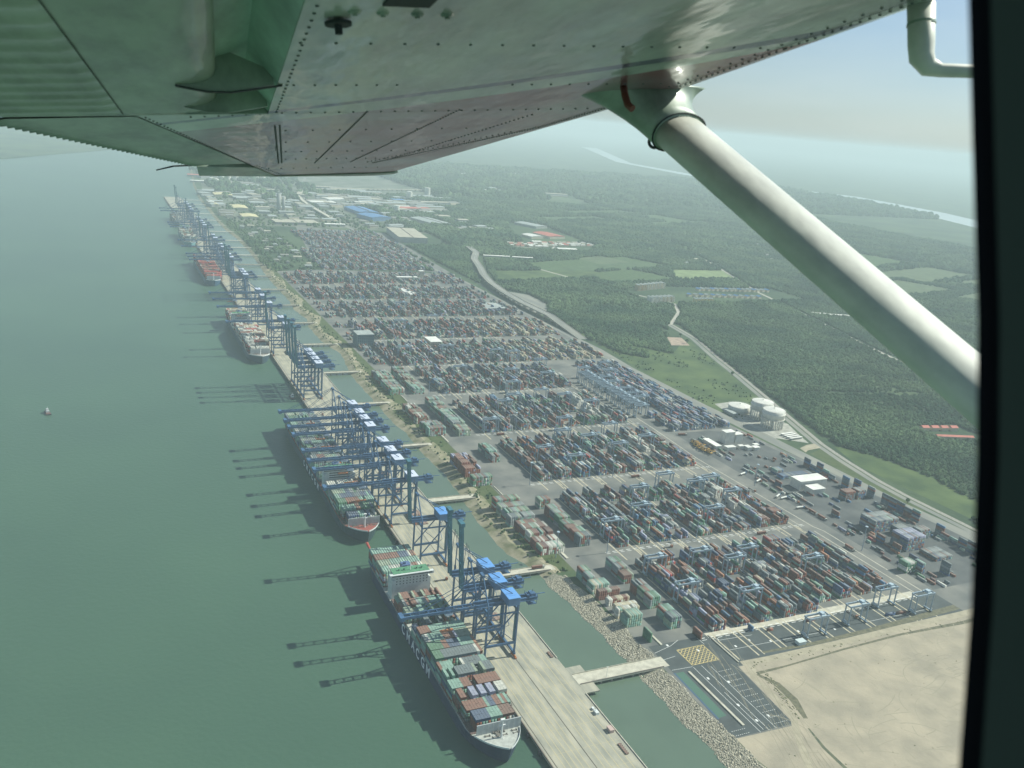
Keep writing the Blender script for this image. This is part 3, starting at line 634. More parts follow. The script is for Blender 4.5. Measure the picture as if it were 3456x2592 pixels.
SHADE = dict(teal='pale green', rust='rust red', brown='brown', grey='grey', sage='olive green', navy='dark blue', slate='dark slate', orange='orange', lilac='light blue', white='white', green='dark green', yellow='yellow', red='red', cream='cream', maroon='maroon', blue='blue')
NORD = [0]
PAIRS = {(r[0], round(r[1], 2)) for r in NEARTOP if r[3] < 7}
for i, (x, y, z, ly, col, bi, c, fwd) in enumerate(NEARTOP):
    if i < 300:
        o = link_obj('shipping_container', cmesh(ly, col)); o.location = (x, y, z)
        short = '' if ly > 7 else ('short ' + ('' ))
        pos = '' if ly > 7 else (', fore half' if (x, round(y+6.2, 2)) in PAIRS else ', aft half')
        tag(o, f'{SHADE[col]} container on nearest ship, {ORD[bi]} bay from bow, {ORD[c]} row from sea{pos}'.replace(' from bow', ' from bow'), 'shipping container', 'containers on top of the nearest ship')
    else: put(x, y, z, 2.44, ly, 2.58, col)
B = np.array(BX); n = len(B)
cx = np.array([[0,0,0],[1,0,0],[1,1,0],[0,1,0],[0,0,1],[1,0,1],[1,1,1],[0,1,1]], float)
V = B[:, None, :3]+cx[None]*B[:, None, 3:6]
F = np.array([[4,5,6,7],[0,1,5,4],[1,2,6,5],[2,3,7,6],[3,0,4,7]]); FF = (F[None]+(np.arange(n)*8)[:, None, None]).reshape(-1, 4)
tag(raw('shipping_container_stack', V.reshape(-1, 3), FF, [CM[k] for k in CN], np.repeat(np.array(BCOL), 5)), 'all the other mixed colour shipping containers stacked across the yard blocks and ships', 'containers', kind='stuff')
print('containers', n)
# ------------------------------------------------------------------ quay cranes
M_blue = mat('crane_blue', (.055,.125,.235), .5, var=.18, vs=3, isl=.1); M_tealb = mat('boom_teal', (.05,.16,.21), .5, var=.2, vs=4)
M_roofb = mat('roof_bright_blue', (.13,.33,.68), .5); M_roofw = mat('roof_pale', (.6,.66,.78), .5); M_wallb = mat('house_wall_blue', (.1,.2,.36), .55)
M_bog = mat('bogie_orange', (.5,.17,.06), .6); M_cable = mat('steel_cable', (.12,.14,.16), .5)
def build_crane(up, roof, wall, boomm):
    e = bpy.data.objects.new('quay_crane', None); LINK(e); CH[e.name] = []
    xs, xl, hy = 300.4, 329.2, 12.0     # local x = world x, local y about the crane centre
    for x in (xs, xl):
        for y in (-hy, hy):
            b = MB(); b.beam((x, y, 3.6), (x, y*.98, 53), 1.5, 1.5); b.build('leg', M_blue, e)
            b = MB(); 
            for k in (-4.2, -1.4, 1.4, 4.2): b.box(x-.7, x+.7, y+k-1.1, y+k+1.1, .1, 1.6)
            b.box(x-.4, x+.4, y-4, y+4, 1.6, 2.4); b.build('bogie', M_bog, e)
        b = MB(); b.box(x-.9, x+.9, -hy-1.5, hy+1.5, 2.5, 4.6); b.build('sill_beam', M_blue, e)
        b = MB(); b.box(x-.8, x+.8, -hy+.8, hy-.8, 46.5, 49); b.build('portal_tie', M_blue, e)
    for y in (-hy, hy):
        b = MB(); b.box(xs+.8, xl-.8, y-.8, y+.8, 13.5, 15.6); b.build('portal_beam', M_blue, e)
        b = MB(); b.beam((xs+.5, y, 15.6), (xl-.6, y, 48), .9, .9, up=(0,1,0)); b.beam((xl-.8, y, 15.6), (xs+12, y, 30), .5, .5, up=(0,1,0)); b.build('brace', M_blue, e)
        b = MB(); b.box(xs+.8, xl-.8, y-.5, y+.5, 44.8, 46.2); b.build('upper_tie', M_blue, e)
    b = MB(); b.box(291.5, 352, -3.9, -2.3, 49.3, 52.6); b.box(291.5, 352, 2.3, 3.9, 49.3, 52.6)
    for x in (292, 305, 318, 331, 344, 351): b.box(x-.4, x+.4, -2.3, 2.3, 49.8, 51)
    b.box(291.5, 352, -5.3, -4.3, 50.2, 50.5); b.build('main_girder', M_blue, e)
    b = MB(); b.box(319, 330, -13, 5, 52.62, 59.6); b.build('machinery_house', wall, e)
    b = MB(); b.box(318.6, 330.4, -13.4, 5.4, 59.62, 60.2)
    for y in (-8, -2, 2.5): b.box(321, 328, y, y+.3, 60.2, 60.35)
    b.build('house_roof', roof, e)
    b = MB(); b.box(343, 352, -5, 5, 52.6, 53.2); b.box(345, 350, -4, -1, 53.2, 56); b.box(346, 349, 1, 4, 53.2, 55); b.beam((352, 0, 52.9), (361, 0, 52.9), .7, .5)
    for x in (343, 351): 
        for y in (-4.8, 4.8): b.box(x-.15, x+.15, y-.15, y+.15, 46, 55.5)
    b.box(343, 351, -5, 5, 45.8, 46.2); b.build('backreach_platform', M_blue, e)
    # A frame
    ap = (297, 0, 80)
    for y in (-1, 1):
        b = MB(); b.beam((xs, y*hy*.98, 53), (297, y*2.2, 80), 1., 1.); b.build('mast_leg', M_blue, e)
        b = MB(); b.beam((297, y*2.2, 80), (326, y*5, 60.2), .8, .6); b.build('backstay', M_blue, e)
    b = MB(); b.box(295.8, 298.4, -3.4, 3.4, 79, 81.2); b.build('mast_head', M_blue, e); b = MB(); b.beam((299, -7.4, 63), (299, 7.4, 63), .6); b.build('mast_tie', M_blue, e)
    # boom
    hx, hz, L = 291., 51., 67.
    bo = MB(); 
    for y in (-2.6, 2.6): bo.box(-L, 0, y-.55, y+.55, -1.5, .9)
    for x in np.arange(2, L, 8.): bo.box(-x-.3, -x+.3, -2.3, 2.3, -.8, .2)
    for x in np.arange(2, L-8, 8.): bo.beam((-x, -2.3, -.3), (-x-8, 2.3, -.3), .3)
    bo.box(-L-1.2, -L+2.5, -4.6, 4.6, -2.3, 1.6)
    o = bo.build('boom', boomm, e); o.location = (hx, 0, hz)
    if up: o.rotation_euler = (0, math.radians(86), 0)
    if up:
        b = MB(); b.beam((297, 2.2, 80), (291.6+2, 2.2, 96), .35); b.beam((297, -2.2, 80), (293.6, -2.2, 96), .35); b.beam((293.6, 2.2, 96), (292.2, 2.2, 72), .35); b.build('forestay', M_cable, e)
    else:
        for y in (-2.6, 2.6):
            b = MB(); b.beam((296.4, y*.8, 80), (262, y, 52.4), .42, .42); b.build('forestay', M_blue, e)
            b = MB(); b.beam((296.2, y*.8, 80.6), (236, y, 52.4), .42, .42); b.build('forestay', M_blue, e)
        b = MB(); b.box(264, 270, -3, 3, 46.6, 48.6); b.box(270.5, 272.6, 1, 3.4, 44.2, 46.8); b.build('trolley', M_roofw, e)
        b = MB(); 
        for y in (-2, 2): 
            for x in (265, 269): b.beam((x, y, 46.6), (x, y, 31), .12)
        b.box(261, 273, -1.2, 1.2, 30, 31); b.build('spreader', M_bog, e)
    b = MB()
    for k in range(6): z = 16+k*5.5; b.beam((xl+1.2, hy-1-(k%2)*6, z), (xl+1.2, hy-7+(k%2)*6, z+5.5), .5, .3)
    b.build('stairway', M_blue, e)
    b = MB(); b.box(xl-1.2, xl+1.0, -hy+1.2, -hy+3.6, 15.7, 48); b.build('lift_shaft', M_tealb, e)
    return e
pr = {(u, r): None for u in (0, 1) for r in (0, 1)}
CR = [(637,0,1),(666,1,1),(695,1,1),(836,1,1)]
CR[3] = (814,1,1)
CR += [(y,0,0) for y in (917,970,999,1032,1090,1119,1145,1182)] + [(y,1,0) for y in (1391,1417,1443,1468)] + [(1657,1,0),(1710,0,0),(1839,0,0),(1911,0,0),(1974,0,0),(2145,1,0),(2177,1,0),(2208,1,0)]
CR += [(y,int(u),0) for y, u in ((2380,0),(2425,0),(2470,0),(2540,1),(2590,0),(2700,0),(2760,1),(2960,0),(3010,0),(3060,0),(3140,1),(3350,0),(3420,0),(3500,1),(3560,1))]
desc = {637:'lowered boom over the nearest ship, frontmost bright blue quay crane with blue house roof', 666:'quay crane with raised boom just behind the frontmost crane, middle of three bright blue roofs', 695:'quay crane with raised boom, third bright blue roof from the front beside the nearest ship', 814:'lone quay crane with raised boom and blue roof between the first two ships'}
for k, y in enumerate((917,970,999,1032,1090,1119,1145,1182)): desc[y] = f'{ORD[k]} crane from the camera end over the second ship, boom lowered'
for k, y in enumerate((1391,1417,1443,1468)): desc[y] = f'{ORD[k]} from the front of four blue quay cranes side by side with booms raised'
for k, y in enumerate((1657,1710,1839,1911,1974)): desc[y] = f'{ORD[k]} crane from the camera end by the third ship, boom {"raised" if k == 0 else "lowered"}'
for k, y in enumerate((2145,2177,2208)): desc[y] = f'{ORD[k]} of three hazy cranes with raised booms in front of the red box ship'
for ci, (y, u, r) in enumerate(CR):
    if pr[(u, r)] is None:
        o = build_crane(u, M_roofb if r else M_roofw, M_wallb, M_tealb if u else M_blue); pr[(u, r)] = o
    else: o = copy_tree(pr[(u, r)])
    o.location = (0, y, 0)
    tag(o, desc.get(y, f'hazy far quay crane with {"raised" if u else "lowered"} boom, {ORD[ci]} along the quay from the camera'), 'crane', 'distant quay cranes with boom '+('raised' if u else 'lowered') if y > 2300 else 'blue ship to shore cranes')
# ------------------------------------------------------------------ rubber tyred gantry cranes
M_rtg = mat('gantry_pale_blue', (.26,.34,.4), .5, var=.15, vs=2); M_rtgc = mat('gantry_cab', (.4,.5,.56), .5); M_wh = mat('gantry_wheel', (.05,.05,.06), .8)
def build_rtg():
    e = bpy.data.objects.new('yard_gantry_crane', None); LINK(e); CH[e.name] = []
    for x in (0, 23.5):
        for y in (-3.4, 3.4): b = MB(); b.box(x-.6, x+.6, y-.45, y+.45, 1.8, 20.6); b.build('leg', M_rtg, e)
        b = MB(); b.box(x-.7, x+.7, -5.2, 5.2, 1.2, 2.4); b.build('sill_beam', M_rtg, e)
        for y in (-4.2, -2.6, 2.6, 4.2): b = MB(); b.tube([(x-.4, y, .8), (x+.4, y, .8)], .8, 8); b.build('wheel', M_wh, e)
    for y in (-3.4, 3.4): b = MB(); b.box(-1.4, 24.9, y-.6, y+.6, 20.6, 22.4); b.build('girder', M_rtg, e)
    b = MB(); b.box(-1.5, -.9, -2.8, 2.8, 20.7, 22.2); b.build('end_tie', M_rtg, e); b = MB(); b.box(24.4, 25, -2.8, 2.8, 20.7, 22.2); b.build('end_tie', M_rtg, e)
    b = MB(); b.box(14, 20, -4, 4, 22.4, 23); b.box(15, 19, -2.5, 2.5, 23, 24.8); b.box(20, 22, -1, 1.2, 18.4, 20.6); b.build('trolley', M_rtgc, e)
    b = MB(); b.box(-1.6, -.7, -2.4, 2.4, 2.4, 5); b.build('power_pack', M_rtgc, e)
    return e
RTL = [(0,0,60),(2,0,30),(0,0,118),(2,0,118),(3,0,95),(4,0,110),(3,0,-34),(5,0,-28),(8,0,-32),(7,0,-10),(6,0,70),(2,1,60),(3,1,110),(5,1,30),(6,1,110),(7,1,70),(5,1,140),(7,1,118),(0,1,30),(1,2,70),(2,2,30),(4,2,100),(5,2,60),(6,2,140),(7,2,80),(3,2,128),(0,3,3),(2,3,85),(3,3,112),(5,3,130),(7,3,60),(6,3,100),(4,3,-12),(5,4,60),(7,4,30),(2,4,90),(8,4,118),(4,4,-14),(1,5,60),(4,5,60),(7,5,20),(8,5,5),(3,6,80),(6,6,120),(5,7,60)]
RG = [(BLK[b]-(30 if r > 4 else 0)-2.8, ROWS[r]+dy) for b, r, dy in RTL]
N0 = len(RG); RG += [(812+rng.uniform(-2, 2), y) for y in np.arange(1196, 1405, 15)]+[(840, y) for y in (1240,1262,1290,1330,1360)]+[(868,1400),(890,1450),(826,1420)]
rt0 = build_rtg()
for i, (x, y) in enumerate(RG):
    o = rt0 if i == 0 else copy_tree(rt0); o.location = (x, y, 0)
    if i < N0:
        b, r, dy = RTL[i]
        where = 'near the front end' if dy < 40 else ('near the middle' if dy < 90 else 'near the far end')
        if dy < 0: where = 'clear of the stacks in front'
        tag(o, f'gantry crane over lane {ORD[b]} of the {ORD[r]} yard row, {where}', 'gantry crane', 'gantry cranes over the container rows')
    else: tag(o, f'parked gantry crane in the dense group by the main road, {ORD[i-N0]} from near', 'gantry crane', 'parked yard gantry cranes')
# ------------------------------------------------------------------ depot vehicles, masts
M_tyre = mat('tyre', (.03,.03,.03), .9); M_mach = mat('machine_yellow', (.55,.33,.07), .6); M_tank = mat('tank_white', (.65,.66,.6), .5)
def truck(cab, load, kind):
    e = bpy.data.objects.new('container_truck' if kind != 'tanker' else 'tank_trailer', None); LINK(e); CH[e.name] = []
    b = MB(); b.box(-1.2, 1.2, 0, 2.3, .9, 3.1); b.box(-1.15, 1.15, .2, 1.4, 3.1, 3.4); b.build('cab', cab, e)
    b = MB(); b.box(-1.05, 1.05, -.06, .04, 2., 2.9); b.build('windscreen', M_glass, e)
    b = MB(); b.box(-.6, .6, 2.3, 14.8, .9, 1.3); b.build('chassis', M_wh, e)
    for y in (1, 4.2, 12, 13.5):
        for x in (-1.1, 1.1): b = MB(); b.tube([(x-.15, y, .5), (x+.15, y, .5)], .5, 10); b.build('wheel', M_tyre, e)
    if kind == 'box': b = MB(); b.box(-1.22, 1.22, 2.7, 14.8, 1.35, 3.95); b.build('container_body', load, e)
    elif kind == 'tanker': b = MB(); b.tube([(0, 3, 2.6), (0, 14.5, 2.6)], 1.2, 12); b.build('tank', load, e)
    return e
def reach():
    e = bpy.data.objects.new('reach_stacker', None); LINK(e); CH[e.name] = []
    b = MB(); b.box(-2, 2, 0, 8, 1.2, 3); b.box(-1, 1, 5, 8, 3, 3.8); b.build('body', M_mach, e)
    b = MB(); b.box(-.8, .8, 2, 4, 3, 5.2); b.build('cab', M_glass, e)
    b = MB(); b.beam((0, 7.5, 4), (0, -4, 7.5), .9, 1.1); b.box(-3.2, 3.2, -4.6, -3.6, 6, 6.6); b.build('boom', M_mach, e)
    for x in (-2, 2):
        for y in (1, 7): b = MB(); b.tube([(x-.4, y, .9), (x+.4, y, .9)], .9, 10); b.build('wheel', M_tyre, e)
    return e
t_box = truck(CM['white'], CM['rust'], 'box'); t_tan = truck(CM['blue'], M_tank, 'tanker'); t_emp = truck(CM['orange'], None, 'flat'); r0 = reach()
t_box.location = (852, 1100, 0); t_box.rotation_euler.z = 1.4; tag(t_box, 'white cab truck hauling a red container on the road beside the parked gantries', 'truck', 'trucks in the depot')
t_tan.location = (843, 940, 0); t_tan.rotation_euler.z = 1.9; tag(t_tan, 'white tank trailer with blue cab parked nearest the tall white box stack', 'tanker', 'white tank trailers')
t_emp.location = (869, 950, 0); tag(t_emp, 'empty flatbed truck with orange cab on the dark depot pavement', 'truck', 'trucks in the depot')
r0.location = (836, 1050, 0); tag(r0, 'yellow lift truck inside the cluster by the main road, turned straight along the road', 'lift truck', 'yellow lift trucks parked in a cluster')
lst = []
for k in range(9):
    o = copy_tree(r0); o.location = (834+rng.uniform(0, 9), 1018+k*5.5, 0); o.rotation_euler.z = rng.uniform(-.5, .5); tag(o, f'yellow lift truck in the cluster by the main road, {ORD[k]} from the near end', 'lift truck', 'yellow lift trucks parked in a cluster')
for x, y in ((849,914),(840,863),(845,853),(845,820)):
    o = copy_tree(t_tan); o.location = (x, y, 0); o.rotation_euler.z = rng.uniform(1.5, 2.1); tag(o, f'white tank trailer parked east of the main road near row position {ORD[int((950-y)//12)]}', 'tanker', 'white tank trailers along the road')
TQ = {}
for x, y, s_ in ((845,796,t_box),(845,779,t_box),(848,836,t_emp),(815,700,t_box),(812,880,t_emp),(895,949,t_box),(920,969,t_emp),(842,737,t_emp),(740,770,t_box),(600,770,t_emp),(680,966,t_box),(560,1160,t_box),(800,1010,t_box),(430,766,t_box),(340,905,t_box),(320,770,t_emp),(318,1130,t_box),(312,1300,t_emp),(700,580,t_emp)):
    o = copy_tree(s_); o.location = (x, y, .12 if 366 < x < 455 else 0); o.rotation_euler.z = (1.57 if y in (770,966,1160,766) else rng.choice([0, 3.14]))
    where = {340:'on the quay below the crane row',320:'on the quay behind the nearest crane group',318:'on the quay beside the second ship',312:'on the quay behind the second ship',430:'crossing the second nearest access bridge',740:'in the first aisle at its east end',600:'in the first aisle between the near rows',680:'in the second aisle between rows',560:'in the third aisle between rows',800:'on the main road beside the yellow lift trucks',700:'on the dark apron before the nearest row'}.get(x, f'in the east depot {"near" if y < 800 else "mid" if y < 930 else "far"} part')
    tq = TQ.setdefault(where, 0); TQ[where] += 1
    if tq or where.startswith('in the east'): where += f', {ORD[tq]} of its kind'
    tag(o, ('red box truck with white cab ' if s_ is t_box else 'empty flatbed truck with orange cab ')+where, 'truck', 'trucks about the terminal')
def mast():
    e = bpy.data.objects.new('light_mast', None); LINK(e); CH[e.name] = []
    b = MB(); b.tube([(0, 0, 0), (0, 0, 32)], [.5, .25], 8); b.build('pole', M_rtg, e)
    b = MB(); b.tube([(0, 0, 31.5), (0, 0, 32.3)], 1.8, 8); b.build('lamp_ring', M_rtgc, e); return e
m0 = mast()
for i, (x, y) in enumerate(((453,783),(516,778),(513,976),(509,1366),(640,779),(640,975),(700,1168),(580,1168),(745,1366),(640,1366),(827,700),(827,900),(870,1150),(680,1540),(560,1735),(760,1735),(560,1930),(760,1930),(700,2125),(600,1540))):
    o = m0 if i == 0 else copy_tree(m0); o.location = (x, y, 0)
    tag(o, 'tall slim light mast at the '+('water end of the first aisle by the second bridge' if i == 0 else f'aisle edge, {ORD[i]} mast counting away from the camera'), 'light mast', 'light masts of the yard')
# tug and launch
def tug(x, y, rz, label):
    e = empty('tug_boat', (x, y, -4), label, 'boat', None, rz)
    b = MB(); b.prism([(-3.6,-9),(-3.2,6),(-1.8,10),(0,12),(1.8,10),(3.2,6),(3.6,-9)], -.6, 1.8); b.build('hull', mat('tug_hull', (.06,.06,.07), .5), e)
    b = MB(); b.prism([(-3.1,-8.6),(-2.9,5.6),(-1.6,9.3),(1.6,9.3),(2.9,5.6),(3.1,-8.6)], 1.82, 2.1); b.build('deck', mat('tug_deck', (.14,.08,.07), .7), e)
    b = MB(); b.box(-2.2, 2.2, -2, 5, 2.1, 4.6); b.box(-1.6, 1.6, .2, 4, 4.6, 6.8); b.build('wheelhouse', M_shipgr if x < 0 else M_shipw, e)
    b = MB(); b.box(-1.62, 1.62, .3, 4.05, 5.4, 6.3); b.build('window_band', M_glass, e)
    b = MB(); b.tube([(0,1,6.8),(0,1,10)], .2, 6); b.tube([(-1,-1,4.6),(-1,-1,6.6)], .4, 8); b.build('mast', M_mast, e)
tug(-68, 1387, .2, 'small lone dark tug out on open water left of the berths')
tug(286, 1401, 3.14, 'white topped tug moored at the quay below the four raised cranes')
# hatch covers laid on the quay, flatracks
M_hc = mat('hatch_cover_paint', (.28,.2,.16), .8, var=.2, vs=2)
hc = MB(); hc.box(-6, 6, -6.3, 6.3, 0, 1.1)
for x in (-4, 0, 4): hc.box(x-.2, x+.2, -6, 6, 1.1, 1.35)
hco = hc.build('hatch_cover', M_hc)
for i, (x, y) in enumerate(((337,690),(338,742),(338,905),(338,930),(338,1000),(337,1055),(338,1120),(337,1490),(337,1655))):
    o = hco if i == 0 else hco.copy()
    if i: LINK(o)
    o.location = (x, y, .012); tag(o, f'flat brown ship hatch cover lying on the quay, {ORD[i]} from the near end', 'hatch cover', 'ship hatch covers laid on the quay')
def small(name, label, cat, x, y, fn, m, rz=0, group=None):
    b = MB(); fn(b); o = b.build(name, m); o.location = (x, y, .012); o.rotation_euler.z = rz; tag(o, label, cat, group); return o
for k, (x, y, L) in enumerate(((359.5,478,13),(362,612,9))):
    def fn(b, L=L):
        b.box(-1.3, 1.3, 0, L, .5, .9)
        for yy in np.arange(.5, L, 2.2): b.box(-1.3, -1.1, yy, yy+.2, .9, 1.8); b.box(1.1, 1.3, yy, yy+.2, .9, 1.8); b.box(-1.2, 1.2, yy, yy+.3, 0, .5)
    small('flat_rack', 'rusty flat rack lying at the landward quay edge '+('near its end' if k == 0 else 'beside the near crane group'), 'flat rack', x, y, fn, CM['brown'])
small('site_hut', 'small pinkish hut standing on the landward quay edge below the first bridge', 'hut', 361, 507, lambda b: (b.box(-1.8,1.8,-3,3,0,2.7), b.box(-2,2,-3.2,3.2,2.7,2.9)), mat('hut_pink', (.5,.38,.34), .8))
small('generator', 'white generator set on the landward quay edge past the small hut', 'generator', 361, 530, lambda b: (b.box(-1.5,1.5,-2.5,2.5,0,2.2), b.tube([(0,1,2.2),(0,1,3.6)], .2, 6), b.box(-1,1,4,7,0,1.6)), M_shipw)
small('white_tent', 'pale grey roofed shed on the sand edge before the nearest row', 'shed', 607, 561, lambda b: (b.box(-4.4,4.4,-3,3,0,3.4), b.prism([(-4.7,-3.3),(4.7,-3.3),(4.7,3.3),(-4.7,3.3)], 3.4, 3.7)), mat('shed_pale', (.55,.63,.62), .6))
# ------------------------------------------------------------------ tanks, viaducts, buildings
M_tk = mat('tank_shell', (.6,.6,.53), .5, var=.1, vs=6); M_tr = mat('tank_roof', (.68,.67,.6), .5, var=.1, vs=5)
def water_tank(x, y, r, h0, h1, label, lattice):
    e = empty('storage_tank', (x, y, 0), label, 'tank', 'white storage tanks by the access road')
    n = 40
    b = MB(); b.tube([(0,0,h0),(0,0,h1)], r, n); b.build('shell', M_tk, e, True)
    b = MB(); b.tube([(0,0,h1+.02),(0,0,h1+2.6)], [r*.99, .8], n); b.tube([(0,0,h1+2.6),(0,0,h1+4)], 1, 10); b.build('roof', M_tr, e)
    b = MB()
    for z in ([h1+1.1, h0+.6*(h1-h0)] if lattice else [h1+1.1]):
        for k in range(n): a, c = 6.283*k/n, 6.283*(k+1)/n; b.beam((math.cos(a)*(r+.9), math.sin(a)*(r+.9), z), (math.cos(c)*(r+.9), math.sin(c)*(r+.9), z), .15, .25)
        for k in range(0, n, 2): a = 6.283*k/n; b.beam((math.cos(a)*(r+.9), math.sin(a)*(r+.9), z-1.2), (math.cos(a)*(r+.9), math.sin(a)*(r+.9), z), .12)
    b.build('railing', M_tk, e)
    if lattice:
        b = MB()
        for z in (h0, h0+.62*(h1-h0)): b.tube([(0,0,z-.5),(0,0,z)], r+1.1, n)
        b.build('walkway', M_tr, e)
        for k in range(26):
            a = 6.283*k/26; b = MB(); b.box(-.55, .55, -.55, .55, 0, h0-.5); o = b.build('column', M_tk, e); o.location = (math.cos(a)*(r-.8), math.sin(a)*(r-.8), 0)
        b = MB(); b.tube([(0,0,0),(0,0,h0-.5)], 2.5, 14); b.build('riser', M_tk, e)
        b = MB()
        for z in (5.5, 11): 
            for k in range(26): a, c = 6.283*k/26, 6.283*(k+1)/26; b.beam((math.cos(a)*(r-.8), math.sin(a)*(r-.8), z), (math.cos(c)*(r-.8), math.sin(c)*(r-.8), z), .5)
        b.build('ring_beam', M_tk, e)
water_tank(1030, 1106, 18.5, 17, 31, 'tall white elevated water tank on columns, nearest of three tanks', True)
water_tank(1042, 1150, 18.5, 17, 31, 'tall white elevated water tank on columns, partly behind the nearest tank', True)
water_tank(1028, 1190, 20, 0, 11, 'low wide white ground tank behind the two elevated tanks', False)
def house(name, label, cat, cx, cy, sx, sy, h, wall, roof, rot=0, gable=0, win=0, group=None, vent=False, parapet=False):
    e = empty(name, (cx, cy, 0), label, cat, group, rot)
    b = MB(); b.box(-sx/2, sx/2, -sy/2, sy/2, -.2, h); b.build('wall', wall, e)
    b = MB(); X, Y = sx/2+.6, sy/2+.6
    if gable:
        n0 = len(b.v)
        if sx > sy: b.v += [(-X,-Y,h+.02),(X,-Y,h+.02),(X,Y,h+.02),(-X,Y,h+.02),(-X,0,h+gable),(X,0,h+gable)]; b.f += [(0,1,5,4),(2,3,4,5),(0,4,3),(1,2,5),(0,3,2,1)]
        else: b.v += [(-X,-Y,h+.02),(X,-Y,h+.02),(X,Y,h+.02),(-X,Y,h+.02),(0,-Y,h+gable),(0,Y,h+gable)]; b.f += [(1,2,5,4),(3,0,4,5),(0,1,4),(2,3,5),(0,3,2,1)]
        b.m += [0]*5
    else: b.box(-X, X, -Y, Y, h+.02, h+.5)
    b.build('roof', roof, e)
    if vent:
        b = MB(); 
        if gable: (b.box(-X+2, X-2, -1.4, 1.4, h+gable-.4, h+gable+1.3) if sx > sy else b.box(-1.4, 1.4, -Y+2, Y-2, h+gable-.4, h+gable+1.3))
        else: b.box(-1.2, 1.2, -Y+1, Y-1, h+.5, h+1.6)
        b.build('ridge_vent', M_hatch, e)
    if win:
        fl = int(h/3.4)
        for k in range(fl):
            for i in range(win):
                x = -sx/2+sx*(i+.5)/win; b = MB(); b.box(x-sx/win*.28, x+sx/win*.28, -sy/2-.07, -sy/2+.05, k*3.4+1.1, k*3.4+2.5); b.build('window', M_glass, e)
    return e
mk = lambda n, c, v=.12, s=14: mat(n, c, .75, var=v, vs=s)
Wg, Wc, Wb = mk('shed_wall_grey', (.3,.32,.3)), mk('wall_cream', (.55,.5,.38)), mk('shed_wall_blue', (.1,.2,.33))
Rt, Rb, Rr, Rw, Ry, Rg, Rd = mk('roof_tan', (.42,.4,.31)), mk('roof_blue', (.09,.22,.42)), mk('roof_red', (.48,.14,.1)), mk('roof_white', (.72,.72,.66)), mk('roof_yellow', (.62,.56,.32)), mk('roof_grey', (.34,.38,.36)), mk('roof_dull', (.24,.24,.21))
house('warehouse', 'large tan roofed warehouse with dark ridge line beside the far rail line', 'warehouse', 1062, 3190, 105, 250, 20, Wg, Rt, -.12, 0, 0, None, True)
house('warehouse', 'wide bright blue warehouse before the far container terminal buildings', 'warehouse', 1092, 3925, 90, 190, 14, Wb, Rb, .1, 5, 0, None, True)
house('warehouse', 'smaller deep blue warehouse nearer than the wide blue one', 'warehouse', 1085, 3705, 92, 120, 16, Wb, Rb, .3, 5)
house('warehouse', 'long grey green warehouse with two roof bays among trees', 'warehouse', 1320, 3655, 90, 190, 10, Wg, Rg, .2, 4, 0, None, True)
house('factory', 'red roofed factory hall beside cream halls in the trees', 'factory', 1722, 3325, 80, 120, 10, Wc, Rr, .2, 4)
house('factory', 'long grey roofed hall behind the red factory', 'factory', 1790, 3640, 70, 140, 10, Wg, Rg, .35, 3)
house('factory', 'cream hall with two vaulted roofs beside the red factory', 'factory', 1630, 3290, 60, 70, 9, Wc, Rw, .2, 4)
house('factory', 'low cream hall below the red factory', 'factory', 1568, 3130, 40, 26, 9, Wc, Rw, .1, 2)
house('factory', 'white gabled hall at the right end of the terrace rows', 'factory', 1618, 2968, 75, 28, 7, Wc, Rw, -.15, 3)
house('shed', 'long white roofed shed left one of two in a line below the trees', 'shed', 1252, 2788, 92, 12, 6, Wg, Rw, -.2, 1.5)
house('shed', 'long white roofed shed right one of two in a line below the trees', 'shed', 1340, 2766, 72, 12, 6, Wg, Rw, -.2, 1.5)
house('shed', 'beige long shed with pale fence behind the long grey warehouse', 'shed', 1478, 3480, 95, 26, 7, Wc, Rt, -.5, 2)
for i, (x, y, sx, sy, r, d) in enumerate(((560,4370,80,90,Ry,'farthest of four yellow port sheds in a line'),(565,3900,60,110,Ry,'yellow roofed port shed, second farthest of four'),(562,3620,60,90,Ry,'tan yellow port shed with notch nearest the container field'),(470,4050,24,60,Rw,'small pale port shed near the basin bank'),(480,3960,22,40,Ry,'small yellow port shed near the basin bank'))):
    house('port_shed', d, 'shed', x, y, sx, sy, 10, Wc, r, 0, 3)
house('freight_station', 'wide pale roofed freight hall behind the farthest container field', 'warehouse', 715, 3500, 165, 90, 9, Wg, Rt, .03, 0, 0, None, True)
house('freight_station', 'narrow white roofed freight hall right of the wide pale one', 'warehouse', 858, 3462, 80, 26, 8, Wg, Rw, .03, 2)
house('terminal_office', 'cream terminal office with roof plant between container blocks', 'office', 628, 1680+0, 24, 42, 14, Wc, Rw, 0, 0, 7)
house('office_block', 'dark glassy office block on the verge beyond the seventh bridge', 'office', 487, 1700, 34, 34, 26, mk('tower_wall', (.1,.17,.2)), Rg, 0, 0, 8)
house('workshop', 'white walled workshop among dark box stacks in the east depot', 'workshop', 905, 880, 48, 20, 13, M_tk, Rw, 0, 0)
house('workshop', 'lower white annex before the depot workshop', 'workshop', 897, 858, 22, 16, 9, M_tk, Rw, 0, 0)
house('gate_store', 'tall white depot building with upright panels', 'building', 900, 1058, 18, 12, 19, M_tk, Rw, 0, 0)
house('gate_store', 'shorter white depot building right of the tall one', 'building', 918, 1058, 14, 12, 14, M_tk, Rw, 0, 0)
for i, (x, y, sx, sy) in enumerate(((866,1052,10,34),(884,1030,16,8),(905,1030,8,6),(914,1024,8,10),(926,1020,10,8),(934,1030,8,6))):
    house('store_cabin', f'small white store cabin below the tall white depot building, {ORD[i]} from left', 'cabin', x, y, sx, sy, 5, M_tk, Rw, 0, 0, 0, 'white store cabins')
house('pump_house', 'grey green pump house beside the low white tank', 'pump house', 1000, 1178, 9, 26, 5, Wg, Rg, 0, 0)
